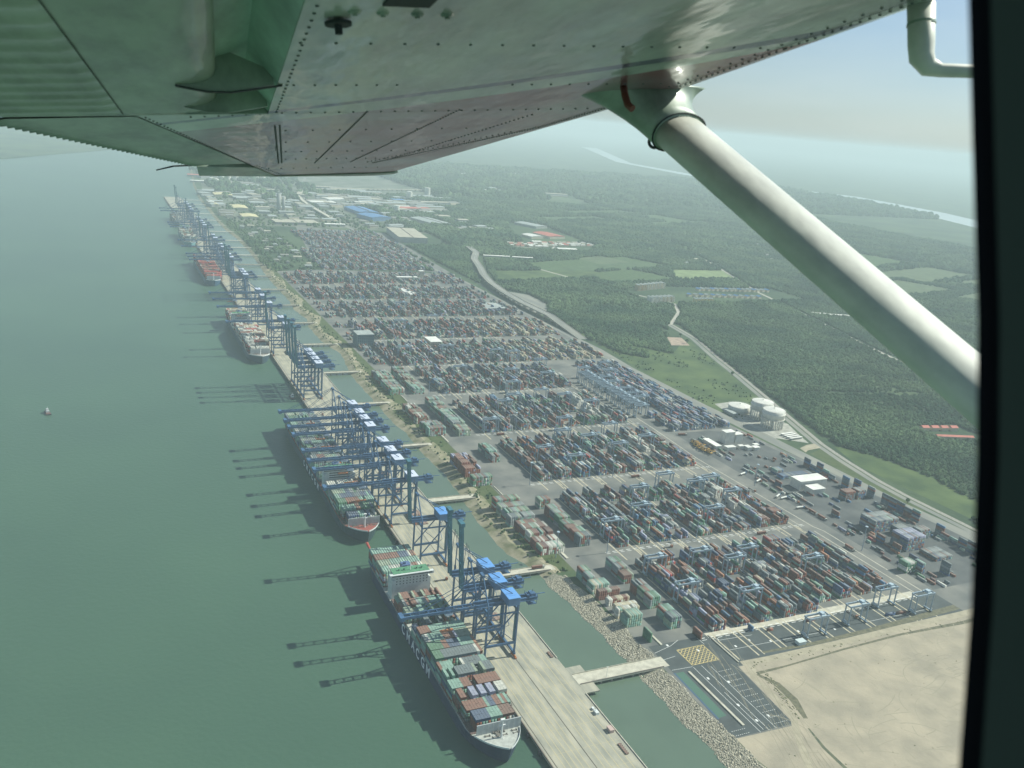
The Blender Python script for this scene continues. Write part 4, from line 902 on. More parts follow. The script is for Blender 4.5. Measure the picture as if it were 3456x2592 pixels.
for i in range(4): house('pump_shelter', f'long pale low shelter beyond the nearest tank, {ORD[i]} of four rows', 'shelter', 1030, 1046+i*7, 26, 3.2, 3, Wg, Rw, .1, 0, 0, 'shelters by the tanks')
house('gate_canopy', 'pale green gate canopy over lanes at the far right yard corner', 'canopy', 800, 2380, 60, 14, 9, Wg, Rw, 0, 0)
house('gate_office', 'square gate office tower beside the green canopy', 'office', 850, 2405, 14, 14, 22, Wc, Rw, 0, 0, 3)
house('long_office', 'pale long building beside container blocks before the gate', 'building', 742, 2185, 26, 80, 8, Wc, Rw, 0, 2)
house('warehouse', 'pale sheeted warehouse near the viaduct end', 'warehouse', 905, 2010, 56, 62, 8, Wg, Rg, 0, 2)
b = empty('silo_tower', (722, 3871, 0), 'pair of tall slim grey silo towers rising behind the far yard', 'tower')
for dx, r_, h_ in ((0, 9, 74), (20, 6, 60)):
    m_ = MB(); m_.tube([(dx,0,0),(dx,0,h_)], r_, 20); m_.build('silo', Wg, b, True)
m_ = MB(); m_.box(-6, 6, -6, 6, 74, 80); m_.build('lift_head', Rg, b)
for i, (x, y, r_, h_) in enumerate(((1262,3950,13,34),(1529,4580,16,40),(1728,4860,16,40),(660,5200,16,28),(700,5230,16,28),(740,5240,16,28),(860,5300,16,28),(900,5320,16,28),(610,5000,12,20),(590,5060,12,20),(560,4960,12,20))):
    t = MB(); t.tube([(0,0,0),(0,0,h_)], r_, 18); t.tube([(0,0,h_),(0,0,h_+3)], [r_, 1], 18); o = t.build('silo', M_tk); o.location = (x, y, 0)
    tag(o, 'pale silo standing behind the long blue warehouse' if i == 0 else (f'pale silo among far factory roofs, {"nearer" if i == 1 else "farther"} of two' if i < 3 else f'round storage tank of the far liquid terminal, {ORD[i-3]} of the group'), 'silo' if i < 3 else 'tank', None if i == 0 else ('distant silos' if i < 3 else 'far liquid terminal tanks'))
# houses and flats
k = 0
for i in range(16):
    x, y = 1690+i*16.5+rng.uniform(-2, 2), 2232-i*1.5+rng.uniform(-3, 3)
    house('terrace_house', f'blue grey roofed house in the rear estate row, {ORD[i]} from the left', 'house', x, y, 11, 14, 7, Wc, Rg if i % 3 else Rb, .2, 3, 0, 'blue roofed estate houses')
for i in range(13):
    x, y = 1600+i*19+rng.uniform(-2, 2), 2150-i*3
    house('terrace_house', f'blue grey roofed house in the front estate row, {ORD[i]} from the left', 'house', x, y, 12, 12, 7, Wc, Rg if i % 2 else Rb, .2, 3, 0, 'blue roofed estate houses')
for i in range(6): house('apartment_block', f'cream grey flat block in the front row at the estate, {ORD[i]} from the left', 'apartment block', 1412+i*15, 2072+i*2, 9, 22, 16, Wc if i > 2 else M_tk, Rg, .1, 2, 2, 'front row flats')
for i in range(6): house('apartment_block', f'yellow walled flat block right of the estate entrance, {ORD[i]} from the left', 'apartment block', 1560+i*11, 2064, 7, 16, 12, mk('flat_yellow', (.52,.46,.2)) if i == 0 else bpy.data.materials['flat_yellow'], Rg, .1, 2, 1, 'yellow flats')
for i in range(7): house('apartment_block', f'tall orange cream flat block behind the estate front row, {ORD[i]} from the left', 'apartment block', 1475+i*18, 2236+i*6, 12, 18, 17, Wc if i > 1 else mk('flat_ochre%d' % i, (.48,.36,.2)), Rg, .1, 2, 2, 'rear flats')
for i in range(4): house('village_house', f'red roofed house in the clearing at the right edge, {ORD[i]} from the left', 'house', 1312+i*19, 1036-i*4, 13, 11, 6, Wc, Rr, -.2, 3, 0, 'red roofed houses')
house('village_row', 'low red roofed row house in front of the red roofed houses', 'house', 1330, 988, 68, 9, 5, Wc, Rr, -.3, 2)
for i in range(2): house('poultry_shed', f'white roofed farm shed beyond the plantation, {"left" if i == 0 else "right"} of two', 'shed', 1872+i*46, 1893-i*22, 58, 12, 5, Wc, Rw, -.35, 1.5)
for i in range(60):
    t = i/60; rr = i % 3; x, y = 1430+t*380+rng.uniform(-9, 9), 3050+rr*34-t*(60 if t < .4 else -40)+rng.uniform(-6, 6)
    if 1600 < x < 1660 and y < 3010: continue
    house('row_house', f'small house in the {ORD[rr]} terrace row near the red factory, {ORD[i//3]} from the left', 'house', x, y, rng.uniform(12, 22), 10, 5, Wc, (Rr, Rw, Rw, Rt)[int(rng.integers(4))], .05, 2, 0, 'terrace rows')
FARB = []
for i in range(120):
    for tr in range(20):
        x, y = (rng.uniform(480, 960), rng.uniform(3580, 4500)) if i < 62 else (rng.uniform(980, 1500), rng.uniform(3420, 4600))
        if abs(x-905) < 40 or (y < 4420 and 500 < x < 625 and i < 62) or (x < 800 and 3820 < y < 3920): continue
        if (1010 < x < 1180 and 3590 < y < 4070) or (1215 < x < 1410 and 3500 < y < 3810) or any(abs(x-a) < 55 and abs(y-b) < 45 for a, b, c in FARB): continue
        break
    else: continue
    sx, sy, hh_ = rng.uniform(18, 75), rng.uniform(16, 60), rng.uniform(5, 13); left = i < 62
    house('works_building', f'hazy low works building {"between the port sheds and the flyover" if left else "inland of the flyover"}, {ORD[min(69, i if left else i-62)]} of them', 'building', x, y, sx, sy, hh_, Wc if i % 2 else Wg, (Rg, Rg, Rt, Rd, Rg, Rb if i % 9 == 0 else Rd)[i % 6], rng.choice([0, .1, .35]), 2, 0, 'hazy works buildings')
    FARB.append((x, y, max(sx, sy)))
for i in range(26):
    x, y = rng.uniform(490, 585), 2560+i*32
    house('roadside_shed', f'hazy small shed on the strip beside the far container field, {ORD[i]} from the near end', 'shed', x, y, rng.uniform(8, 26), rng.uniform(10, 26), rng.uniform(4, 8), Wc if i % 2 else Wg, (Rg, Rt, Rd, Rd)[i % 4], 0, 2, 0, 'sheds beside the far container field')
HZ = {}
def HW_(x, y):
    if x > 1950: z = 'on the far inland estate, '+('near' if y < 6200 else 'far')+' side '+('left' if x < 2650 else 'right')
    elif x > 940: z = 'beyond the blue warehouse on the '+('left' if x < 1300 else 'right')
    else: z = 'behind the silo towers'
    return z
def HN(x, y): z = HW_(x, y); HZ[z] = HZ.get(z, -1)+1; return HZ[z]
for i in range(120):
    t = rng.random()
    if i < 55: x, y = rng.uniform(2000, 3300), rng.uniform(5000, 7600)
    elif i < 90: x, y = rng.uniform(950, 1750), rng.uniform(4050, 5000)
    elif i < 105: x, y = rng.uniform(480, 900), rng.uniform(4500, 6500)
    else: x, y = rng.uniform(1950, 2800), rng.uniform(2650, 3450)
    sx, sy = (rng.uniform(40, 170), rng.uniform(25, 80)) if i < 105 else (rng.uniform(12, 26), rng.uniform(10, 16))
    house('distant_hall' if i < 105 else 'village_house', (f'distant {("cream" if i % 2 else "grey")} walled industrial hall in the haze, number {i+1} of the sprawl' if False else f'hazy industrial hall {HW_(x, y)}, {ORD[HN(x, y)]} there') if i < 105 else f'small scattered village house among trees, {ORD[i-105]} of the hamlet', 'building' if i < 105 else 'house', x, y, sx, sy, rng.uniform(6, 12) if i < 105 else 4, Wc if i % 2 else Wg, (Rw, Rg, Rt, Rd, Rr if i % 5 == 0 else Rd, Rb if i % 7 == 0 else Rg)[i % 6], rng.choice([.15, -.1, .4]), 2, 0, 'distant industrial halls' if i < 105 else 'scattered village houses')
    FARB.append((x, y, max(sx, sy)))
def viaduct(name, label, pts, wd, zt, m, ramp=True):
    e = empty(name, (0, 0, 0), label, 'road bridge'); Lc = [Vector(p) for p in pts]
    b = MB(); L, Rr_ = off(pts, -wd/2), off(pts, wd/2)
    zs = [zt]*len(pts)
    if ramp: zs[0] = .3; 
    for i in range(len(pts)-1):
        n0 = len(b.v); b.v += [(*L[i], zs[i]), (*Rr_[i], zs[i]), (*Rr_[i+1], zs[i+1]), (*L[i+1], zs[i+1]), (*L[i], zs[i]-1.8), (*Rr_[i], zs[i]-1.8), (*Rr_[i+1], zs[i+1]-1.8), (*L[i+1], zs[i+1]-1.8)]
        for q_ in ((0,1,2,3),(4,7,6,5),(0,3,7,4),(1,5,6,2)): b.f.append(tuple(n0+t for t in q_)); b.m.append(0)
    b.build('deck', m, e)
    for S_ in (L, Rr_):
        b = MB()
        for i in range(len(pts)-1): b.beam((*S_[i], zs[i]+.5), (*S_[i+1], zs[i+1]+.5), .4, 1.1)
        b.build('parapet', M_conc2, e)
    b = MB(); b.strip(off(pts, 0)[1:], .5, zt+.01); b.strip(off(pts, wd*.25)[1:], .25, zt+.01); b.build('lane_line', M_white, e)
    for i in range(len(pts)-1):
        a, c = Vector(pts[i]), Vector(pts[i+1]); n_ = max(1, int((c-a).length/32))
        for j in range(n_):
            p = a.lerp(c, (j+.5)/n_); z = (zs[i]+(zs[i+1]-zs[i])*(j+.5)/n_)-1.9
            if z > 2: q_ = MB(); q_.box(p.x-wd*.3, p.x+wd*.3, p.y-1, p.y+1, 0, z); q_.build('pier', M_conc2, e)
viaduct('highway_viaduct', 'wide pale viaduct road beside the perimeter road curving away to the trees', [(992,1700),(1003,1888),(998,2040),(1005,2170),(1022,2300),(1050,2420),(1085,2530),(1130,2690),(1190,2820),(1215,2950)], 22, 11, M_road)
viaduct('flyover', 'far elevated flyover curving right behind the silo towers', [(896,3467),(889,3700),(889,3910),(898,4200),(925,4480),(990,4700),(1120,4840),(1400,4960),(1800,5080),(2300,5300)], 18, 9, M_conc2)
# ------------------------------------------------------------------ forest
PX = []
def inside(x, y, pg):
    c = np.zeros(x.shape, bool); n_ = len(pg)
    for i in range(n_):
        x0, y0 = pg[i]; x1, y1 = pg[i-1]
        if y0 == y1: continue
        c ^= ((y0 > y) != (y1 > y)) & (x < (x1-x0)*(y-y0)/(y1-y0)+x0)
    return c
def near_line(x, y, L, d):
    r = np.zeros(x.shape, bool)
    for (x0, y0), (x1, y1) in zip(L, L[1:]):
        t = np.clip(((x-x0)*(x1-x0)+(y-y0)*(y1-y0))/((x1-x0)**2+(y1-y0)**2), 0, 1); r |= (x-x0-t*(x1-x0))**2+(y-y0-t*(y1-y0))**2 < d*d
    return r
EXC = [[(900,600),(1052,600),(1058,820),(1070,960),(1110,1110),(1160,1270),(1240,1530),(1335,1815),(1280,1830),(1180,1640),(1140,1560),(1000,1740),(960,1740)], [(1080,2380),(1244,2391),(1500,2430),(1500,2560),(1325,2550),(1137,2539)], [(1748,2426),(1973,2410),(2060,2580),(1829,2590)], [(1060,700),(1110,700),(1130,860),(1108,960),(1075,1010),(1048,930),(1050,860)], [(1000,1900),(1090,2060),(1090,2190),(1010,2280)], [(1395,2045),(1660,2045),(2000,2080),(2000,2260),(1600,2290),(1440,2260)], [(1295,975),(1400,960),(1400,1050),(1295,1055)], [(940,3060),(1180,2980),(1200,3340),(960,3350)], [(1010,3600),(1180,3620),(1180,4060),(1010,4040)], [(1225,3520),(1400,3560),(1400,3800),(1225,3780)], [(1520,3080),(1830,3180),(1880,3740),(1720,3740),(1580,3400)], [(1410,2960),(1700,2940),(1840,3100),(1800,3150),(1430,3160)], [(1200,2745),(1390,2735),(1390,2800),(1200,2810)], [(1430,3430),(1530,3420),(1530,3540),(1420,3540)]]
RIVER = [(5200,3300),(5900,4650),(6260,5420),(6500,6170),(6580,6640),(6280,7200),(6170,8570)]
ROADS = [(RIVER, 240), ([(1306,1815),(1420,1945),(1480,2050),(1420,2200),(1330,2500),(1290,2650)], 9), ([(1640,1240),(1700,1500),(1727,1602),(1782,1778),(1832,1943),(1900,2200),(2100,2700),(2300,3300)], 9), ([(1300,2010),(1200,2040),(1100,2100)], 9), ([(1201,1379),(1480,1341)], 6), ([(1161,1284),(1372,1238),(1500,1215)], 7), ([(1440,1446),(1560,1422)], 5), ([(985,1700),(1003,1888),(998,2040),(1022,2300),(1085,2530),(1190,2820)], 24), ([(960,1700),(974,1860),(973,2061),(970,2214),(968,2385),(950,2500),(930,2700),(925,3000),(905,3460)], 22)]
def scatter(x0, x1, y0, y1, sp, smin, smax, jt=.45, keep=1.):
    gx, gy = np.meshgrid(np.arange(x0, x1, sp), np.arange(y0, y1, sp*.9)); x = (gx+rng.uniform(-jt, jt, gx.shape)*sp).ravel(); y = (gy+rng.uniform(-jt, jt, gx.shape)*sp).ravel()
    # only where the camera, or one a little beside it, could see
    ang = np.arctan2(x, y)-YAW; k = (np.abs(ang) < .62)
    nz = np.sin(x*.011+1.7*np.sin(y*.007))+np.sin(y*.013+1.3*np.sin(x*.009+2))+.6*np.sin(x*.041+y*.037)
    k &= rng.random(x.shape) < np.clip(keep*(1.02+.16*nz), .25, 1)
    x, y, nz = x[k], y[k], nz[k]; m = np.ones(x.shape, bool)
    for pg in EXC+FIELDS: m &= ~inside(x, y, pg)
    for L, d in ROADS: m &= ~near_line(x, y, L, d)
    for bx, by, bs in FARB: m &= ~((np.abs(x-bx) < bs*.6+6) & (np.abs(y-by) < bs*.5+10))
    x, y, nz = x[m], y[m], nz[m]; s = rng.uniform(smin, smax, x.shape)*(1+.12*nz)
    PX.append(np.stack([x, y, s], 1))
scatter(1040, 2300, 620, 2000, 6.4, 2.6, 4.2)
scatter(1005, 2900, 2000, 3000, 8.6, 3.5, 5.6)
scatter(2300, 3600, 1000, 2000, 11, 4.4, 7.2)
scatter(1130, 4200, 3000, 4800, 14, 5.6, 9.2)
scatter(2900, 5200, 1800, 3000, 17, 7, 11.5)
scatter(1800, 6200, 4800, 7600, 30, 12, 20, .45, .8)
scatter(560, 1130, 4300, 6800, 26, 8, 14, .45, .35)
scatter(480, 1130, 3420, 4300, 15, 3, 6, .45, .3)
scatter(475, 600, 2530, 3400, 11, 2.4, 4.6, .45, .3)
scatter(905, 965, 2520, 3400, 9, 3.5, 6, .45, .6)
for yy, xx in ((2500, 462), (2700, 470), (2900, 475), (3100, 478), (3300, 470)): scatter(xx-14, xx+14, yy, yy+190, 9, 2.6, 4.4, .45, .5)
# scattered growth in the wooded patch  of the meadow
pg = [(1018,1573),(1061,1534),(1123,1661),(1220,1702),(1300,1815),(1420,1960),(1300,2000),(1150,1890),(1080,1930),(1010,1900),(1003,1750)]
x = rng.uniform(1000, 1430, 5200); y = rng.uniform(1530, 2010, 5200); k = inside(x, y, pg) & (np.sin(x*.05)+np.sin(y*.06+x*.02) > -.5) & ~near_line(x, y, ROADS[0][0], 9) & ~near_line(x, y, [(985,1700),(1003,1888),(998,2040)], 22)
PX.append(np.stack([x[k], y[k], rng.uniform(2.4, 5., k.sum())], 1))
x = rng.uniform(985, 1250, 900); y = rng.uniform(1150, 1700, 900); k = inside(x, y, [(985,1120),(1040,1070),(1083,1140),(1140,1300),(1200,1500),(1265,1690),(1140,1560),(1010,1740),(1003,1600),(985,1400)]) & (np.sin(x*.07)+np.sin(y*.03) > .3)
PX.append(np.stack([x[k], y[k], rng.uniform(.7, 1.8, k.sum())], 1))
y = rng.uniform(750, 2500, 900); x = np.array([shore_x(t) for t in y])+rng.uniform(8, 44, 900); PX.append(np.stack([np.minimum(x, 458), y, rng.uniform(.4, 1.5, 900)], 1)[x < 452])
PT = np.concatenate(PX); print('trees', len(PT))
me = bpy.data.meshes.new('forest'); me.vertices.add(len(PT)); co = np.stack([PT[:, 0], PT[:, 1], PT[:, 2]*.75], 1); me.vertices.foreach_set('co', co.astype(np.float32).ravel())
at = me.attributes.new('size', 'FLOAT', 'POINT'); at.data.foreach_set('value', PT[:, 2].astype(np.float32)); me.update()
fo = link_obj('forest', me); tag(fo, 'dense dark green forest and palm plantation covering the land beyond the port', 'forest', kind='stuff')
ng = bpy.data.node_groups.new('forest_nodes', 'GeometryNodeTree'); ng.interface.new_socket('Geometry', in_out='INPUT', socket_type='NodeSocketGeometry'); ng.interface.new_socket('Geometry', in_out='OUTPUT', socket_type='NodeSocketGeometry')
N = ng.nodes.new; Lk = ng.links.new
gi, go = N('NodeGroupInput'), N('NodeGroupOutput'); ic = N('GeometryNodeMeshIcoSphere'); ic.inputs['Radius'].default_value = 1; ic.inputs['Subdivisions'].default_value = 3
sp = N('GeometryNodeSetPosition'); tn = N('ShaderNodeTexNoise'); tn.inputs['Scale'].default_value = 2.4; tn.inputs['Detail'].default_value = 2
pos = N('GeometryNodeInputPosition'); vm = N('ShaderNodeVectorMath'); vm.operation = 'SUBTRACT'; vm.inputs[1].default_value = (.5,.5,.5); sc2 = N('ShaderNodeVectorMath'); sc2.operation = 'SCALE'; sc2.inputs['Scale'].default_value = 1.5
Lk(tn.outputs['Color'], vm.inputs[0]); Lk(vm.outputs[0], sc2.inputs[0]); Lk(sc2.outputs[0], sp.inputs['Offset']); Lk(ic.outputs['Mesh'], sp.inputs['Geometry']); Lk(pos.outputs[0], tn.inputs['Vector'])
sm = N('GeometryNodeSetMaterial'); sm.inputs['Material'].default_value = M_leaf; Lk(sp.outputs[0], sm.inputs[0])
ip = N('GeometryNodeInstanceOnPoints'); Lk(gi.outputs[0], ip.inputs['Points']); Lk(sm.outputs[0], ip.inputs['Instance'])
na = N('GeometryNodeInputNamedAttribute'); na.data_type = 'FLOAT'; na.inputs['Name'].default_value = 'size'
rv = N('FunctionNodeRandomValue'); rv.data_type = 'FLOAT_VECTOR'; rv.inputs[0].default_value = (.75,.75,.7); rv.inputs[1].default_value = (1.25,1.25,1.3)
vm2 = N('ShaderNodeVectorMath'); vm2.operation = 'SCALE'; Lk(rv.outputs[0], vm2.inputs[0]); Lk(na.outputs[0], vm2.inputs['Scale']); Lk(vm2.outputs[0], ip.inputs['Scale'])
rr_ = N('FunctionNodeRandomValue'); rr_.data_type = 'FLOAT_VECTOR'; rr_.inputs[0].default_value = (-.4,-.4,0); rr_.inputs[1].default_value = (.4,.4,6.28); rr_.inputs['Seed'].default_value = 5; Lk(rr_.outputs[0], ip.inputs['Rotation'])
Lk(ip.outputs[0], go.inputs[0]); md = fo.modifiers.new('forest', 'NODES'); md.node_group = ng
# leaf colour varies tree by tree and over wide patches
t = M_leaf.node_tree; bs_ = t.nodes['Principled BSDF']; oi = t.nodes.new('ShaderNodeObjectInfo'); g_ = t.nodes.new('ShaderNodeNewGeometry'); n1 = t.nodes.new('ShaderNodeTexNoise'); n1.inputs['Scale'].default_value = .006; n1.inputs['Detail'].default_value = 6; t.links.new(g_.outputs['Position'], n1.inputs['Vector'])
cr = t.nodes.new('ShaderNodeValToRGB'); cr.color_ramp.elements[0].position = .38; cr.color_ramp.elements[1].position = .64; cr.color_ramp.elements[0].color = (.035,.085,.04,1); cr.color_ramp.elements[1].color = (.115,.175,.075,1); t.links.new(n1.outputs['Fac'], cr.inputs[0])
mr = t.nodes.new('ShaderNodeMapRange'); mr.inputs['To Min'].default_value = .78; mr.inputs['To Max'].default_value = 1.28; t.links.new(oi.outputs['Random'], mr.inputs[0]); hh = t.nodes.new('ShaderNodeHueSaturation'); t.links.new(cr.outputs[0], hh.inputs['Color']); t.links.new(mr.outputs[0], hh.inputs['Value']); t.links.new(hh.outputs[0], bs_.inputs['Base Color'])
# single trees
def tree(x, y, s, label):
    e = empty('tree', (x, y, 0), label, 'tree', 'single trees'); b = MB(); b.tube([(0,0,-.1),(.1*s,0,s*.5),(0,.1*s,s)], [.09*s,.07*s,.03*s], 7)
    for k in range(4): a = k*1.6; b.tube([(0,0,s*.55),(math.cos(a)*s*.4, math.sin(a)*s*.4, s*.95)], [.04*s,.015*s], 5)
    b.build('trunk', M_hatch, e)
    P_ = []; S_ = []
    for k in range(60):
        d = Vector(rng.normal(0, 1, 3)).normalized()*rng.uniform(.35, 1)*s*.6; P_.append((d.x, d.y, s*1.05+d.z*.7)); S_.append(s*rng.uniform(.1, .2))
    blobs('crown', P_, S_, M_leaf2, parent=e)
for i, (x, y, s, d) in enumerate(((1232,1640,7,'large dark tree beside the access road by the bare earth patch'),(1168,1390,6,'round tree on the meadow side of the access road'),(1100,1480,5,'lone dark shrub like tree in the open meadow'),(1062,1560,6,'tree at the edge of the wooded patch in the meadow'),(1008,796,5,'small tree between perimeter road and railway'),(1090,1230,4,'small tree near the bend of the access road by the tanks'),(1256,1700,6,'tree at the road beside the bare earth patch top'))): tree(x, y, s, d)
# ------------------------------------------------------------------ haze
hz = MB(); hz.box(-14000, 26000, -3000, 32000, -5.5, 520); ho = hz.build('haze', bpy.data.materials.new('haze')); tag(ho, kind='stuff')
hm = bpy.data.materials['haze']; hm.use_nodes = True; t = hm.node_tree; t.nodes.remove(t.nodes['Principled BSDF']); pv = t.nodes.new('ShaderNodeVolumePrincipled')
pv.inputs['Color'].default_value = (.82, .97, 1.0, 1); pv.inputs['Density'].default_value = .00011; pv.inputs['Anisotropy'].default_value = .0; t.links.new(pv.outputs[0], t.nodes['Material Output'].inputs['Volume'])
# ------------------------------------------------------------------ the aeroplane the picture is taken from
# its own axes: x forward along the chord, y outboard along the span, z up, origin above the camera on the wing's underside
d1, d2 = (-.3035, .14056, .94241), (.95135, .09989, .29148); d3 = (-.05317, .98502, -.16404)
wv = lambda d: RT_*d[0]+UP*d[1]+FW*d[2]
RT_ = Vector((M[0][0], M[1][0], M[2][0]))
ax, ay = wv(d2).normalized(), wv(d1).normalized(); az = ax.cross(ay).normalized(); ay = az.cross(ax)
HW = .34; KS = HW/.38
org = Vector((0, 0, HCAM))+az*HW
pl = empty('aeroplane', (0, 0, 0), 'light aeroplane filling the foreground, worn white and red wing underside, grey strut, dark door frame', 'aeroplane')
pl.matrix_world = Matrix(((ax.x, ay.x, az.x, org.x), (ax.y, ay.y, az.y, org.y), (ax.z, ay.z, az.z, org.z), (0, 0, 0, 1)))
CAMLOC = Vector((0, 0, -HW))
# paint: one worn glossy material whose trim (blue line, white band, red outer panel) follows the wing axes
def wing_paint(name, trim=True, base=(.38,.445,.4), rough=.34, gloss=.6, lo=.62):
    m = bpy.data.materials.new(name); m.use_nodes = True; t = m.node_tree; b = t.nodes['Principled BSDF']; L = t.links.new; Nn = t.nodes.new
    tc = Nn('ShaderNodeTexCoord').outputs['Object']; b.inputs['Roughness'].default_value = rough; b.inputs['Coat Weight'].default_value = gloss; b.inputs['Coat Roughness'].default_value = .08; b.inputs['Coat IOR'].default_value = 1.5
    ns = Nn('ShaderNodeTexNoise'); ns.inputs['Scale'].default_value = 5; ns.inputs['Detail'].default_value = 9; ns.inputs['Roughness'].default_value = .65
    mp = Nn('ShaderNodeMapping'); mp.inputs['Scale'].default_value = (1.4, .5, 1); L(tc, mp.inputs[0]); L(mp.outputs[0], ns.inputs['Vector'])
    cr = Nn('ShaderNodeValToRGB'); e = cr.color_ramp.elements; e[0].position = .36; e[1].position = .64; e[0].color = (base[0]*lo, base[1]*lo, base[2]*lo, 1); e[1].color = (base[0]*1.2, base[1]*1.2, base[2]*1.15, 1); L(ns.outputs['Fac'], cr.inputs[0]); col = cr.outputs[0]
    if trim:
        sx = Nn('ShaderNodeSeparateXYZ'); L(tc, sx.inputs[0])
        def mth(op, a, c=None):
            n_ = Nn('ShaderNodeMath'); n_.operation = op
            for k, v in enumerate((a, c)):
                if v is None: continue
                if isinstance(v, (int, float)): n_.inputs[k].default_value = v
                else: L(v, n_.inputs[k])
            return n_.outputs[0]
        x = mth('DIVIDE', sx.outputs[0], KS); y = mth('DIVIDE', sx.outputs[1], KS)
        def edge(p):   # x beyond the quadratic p(y)
            q_ = mth('ADD', mth('MULTIPLY', mth('ADD', mth('MULTIPLY', y, p[0]), p[1]), y), p[2]); return mth('GREATER_THAN', mth('SUBTRACT', x, q_), 0)
        pa = np.polyfit([2.703, 2.296, 1.881, 1.511], [.161, .652, 1.042, 1.309], 2); pb = pa.copy(); pb[2] += .07; pc = np.polyfit([2.919, 2.498, 1.996, 1.535], [.199, .707, 1.117, 1.377], 2)
        prev = col
        wear = Nn('ShaderNodeTexNoise'); wear.inputs['Scale'].default_value = 2.2; wear.inputs['Detail'].default_value = 6; L(tc, wear.inputs['Vector'])
        rr = Nn('ShaderNodeValToRGB'); rr.color_ramp.elements[0].position = .42; rr.color_ramp.elements[1].position = .62; rr.color_ramp.elements[0].color = (.24,.07,.08,1); rr.color_ramp.elements[1].color = (.26,.19,.21,1); L(wear.outputs['Fac'], rr.inputs[0])
        for pq, c in ((pa, (.03,.05,.1,1)), (pb, None), (pc, rr.outputs[0])):
            mx = Nn('ShaderNodeMix'); mx.data_type = 'RGBA'; L(edge(pq), mx.inputs['Factor']); L(prev, mx.inputs[6])
            if c is None: L(col, mx.inputs[7])
            elif isinstance(c, tuple): mx.inputs[7].default_value = c
            else: L(c, mx.inputs[7])
            prev = mx.outputs[2]
        col = prev
    L(col, b.inputs['Base Color'])
    nb = Nn('ShaderNodeTexNoise'); nb.inputs['Scale'].default_value = 4.5; nb.inputs['Detail'].default_value = 3; L(mp.outputs[0], nb.inputs['Vector']); bp = Nn('ShaderNodeBump'); bp.inputs['Distance'].default_value = .012; bp.inputs['Strength'].default_value = .8; L(nb.outputs['Fac'], bp.inputs['Height']); L(bp.outputs[0], b.inputs['Normal']); L(bp.outputs[0], b.inputs['Coat Normal'])
    return m
P_wing = wing_paint('wing_paint'); P_plain = wing_paint('surface_paint', False, (.25,.33,.265), .45, .35); P_light = wing_paint('bay_paint', False, (.33,.5,.42), .6, .1); P_strut = wing_paint('strut_paint', False, (.54,.56,.51), .5, .2, .85)
P_dark = mat('dark_gap', (.02,.03,.03), .7); P_riv = mat('rivet', (.1,.12,.12), .5); P_rust = mat('red_brown_tube', (.16,.06,.04), .6)
def LEx(s): return 1.31 if s < 2.35 else 1.31-(s-2.35)*(1.31-.965)/(5.18-2.35)
def TEf(s): return .162 if s < 2.76 else -.187+(s-2.783)*(.18+.187)/(4.496-2.783)
def TEa(s): return -.557+(s-2.896)*(.557-.084)/(4.337-2.896)
# fixed wing skin
def loft(name, stations, prof, m, parent, smooth=True, cap=True):
    b = MB(); n_ = len(prof(stations[0]))
    for s in stations: b.v += [(x*KS, y*KS, z) for x, y, z in prof(s)]
    for i in range(len(stations)-1):
        for j in range(n_-1): a = i*n_+j; b.f.append((a, a+n_, a+n_+1, a+1)); b.m.append(0)
    o = b.build(name, m, parent, smooth); return o
def wing_prof(s):
    te, le = TEf(s), LEx(s); c = le-te; k = min(1, max(.55, 1-(s-2.35)*.12))
    pts = [(te, .15*k), (te, .0)]+[(te+c*u, 0) for u in (.15,.3,.45,.6,.72,.8)]+[(le-.1, .0), (le-.04, .001), (le-.018, .004), (le-.006, .012), (le-.002, .03), (le-.004, .06), (le-.02, .09), (le-.06, .125*k+.01), (le-.25, .165*k), (le-.6, .19*k), (te+.3*c, .185*k), (te, .15*k)]
    return [(x, s, z) for x, z in pts]
wing = loft('wing', [-.5,0,.5,1.0,1.4,1.8,2.1,2.35,2.7,2.759,2.762,3.1,3.5,4.0,4.45,4.8,5.0,5.1], wing_prof, P_wing, pl, False)
# sharp creases stay: flat shading with many stations; tip fairing
b = MB(); tip = [(4.5,.18),(4.345,-.075),(4.888,-.078),(5.10,.3),(5.235,.72),(5.26,.86),(5.2,.96),(5.1,LEx(5.1)),(5.1,TEf(5.1)+.0)]
b.prism([(c*KS, s*KS) for s, c in tip][::-1], -.004, .07); b.build('wing_tip', P_plain, pl)
# panel joints (thin sunk lines) and rivets
def line3(b, pts, w, z=-.0012):
    b.strip([(c*KS, s*KS, z) for s, c in pts], w)
for pts, w in (([(2.755,.165),(2.735,.648),(2.708,1.0)], .0022), ([(3.014,.194),(4.326,.281)], .003), ([(2.315,1.235),(1.5,1.23),(.9,1.232)], .003), ([(4.45,.715),(4.15,.89),(3.193,1.122),(2.6,1.2)], .003), ([(5.02,.33),(5.07,.9)], .003), ([(3.6,.0),(3.6,.23),(3.79,.238),(3.79,.05)], .003)):
    b = MB(); line3(b, pts, w); b.build('panel_seam', P_dark, wing)
RV = []
def row(a, c, n_, dbl=0):
    for i in range(n_):
        t = i/(n_-1); RV.append((a[0]+(c[0]-a[0])*t, a[1]+(c[1]-a[1])*t))
        if dbl: RV.append((a[0]+(c[0]-a[0])*t+.012, a[1]+(c[1]-a[1])*t+dbl))
row((1.815,.179),(1.82,1.25),17); row((2.28,.2),(2.28,.45),6); row((2.28,.75),(2.27,1.22),10); row((2.739,.2),(2.72,1.14),24,.0); row((3.15,.237),(3.165,.95),9); row((3.5,.26),(3.55,.9),9); row((3.83,.28),(3.91,.85),10); row((4.15,.3),(4.24,.8),12)
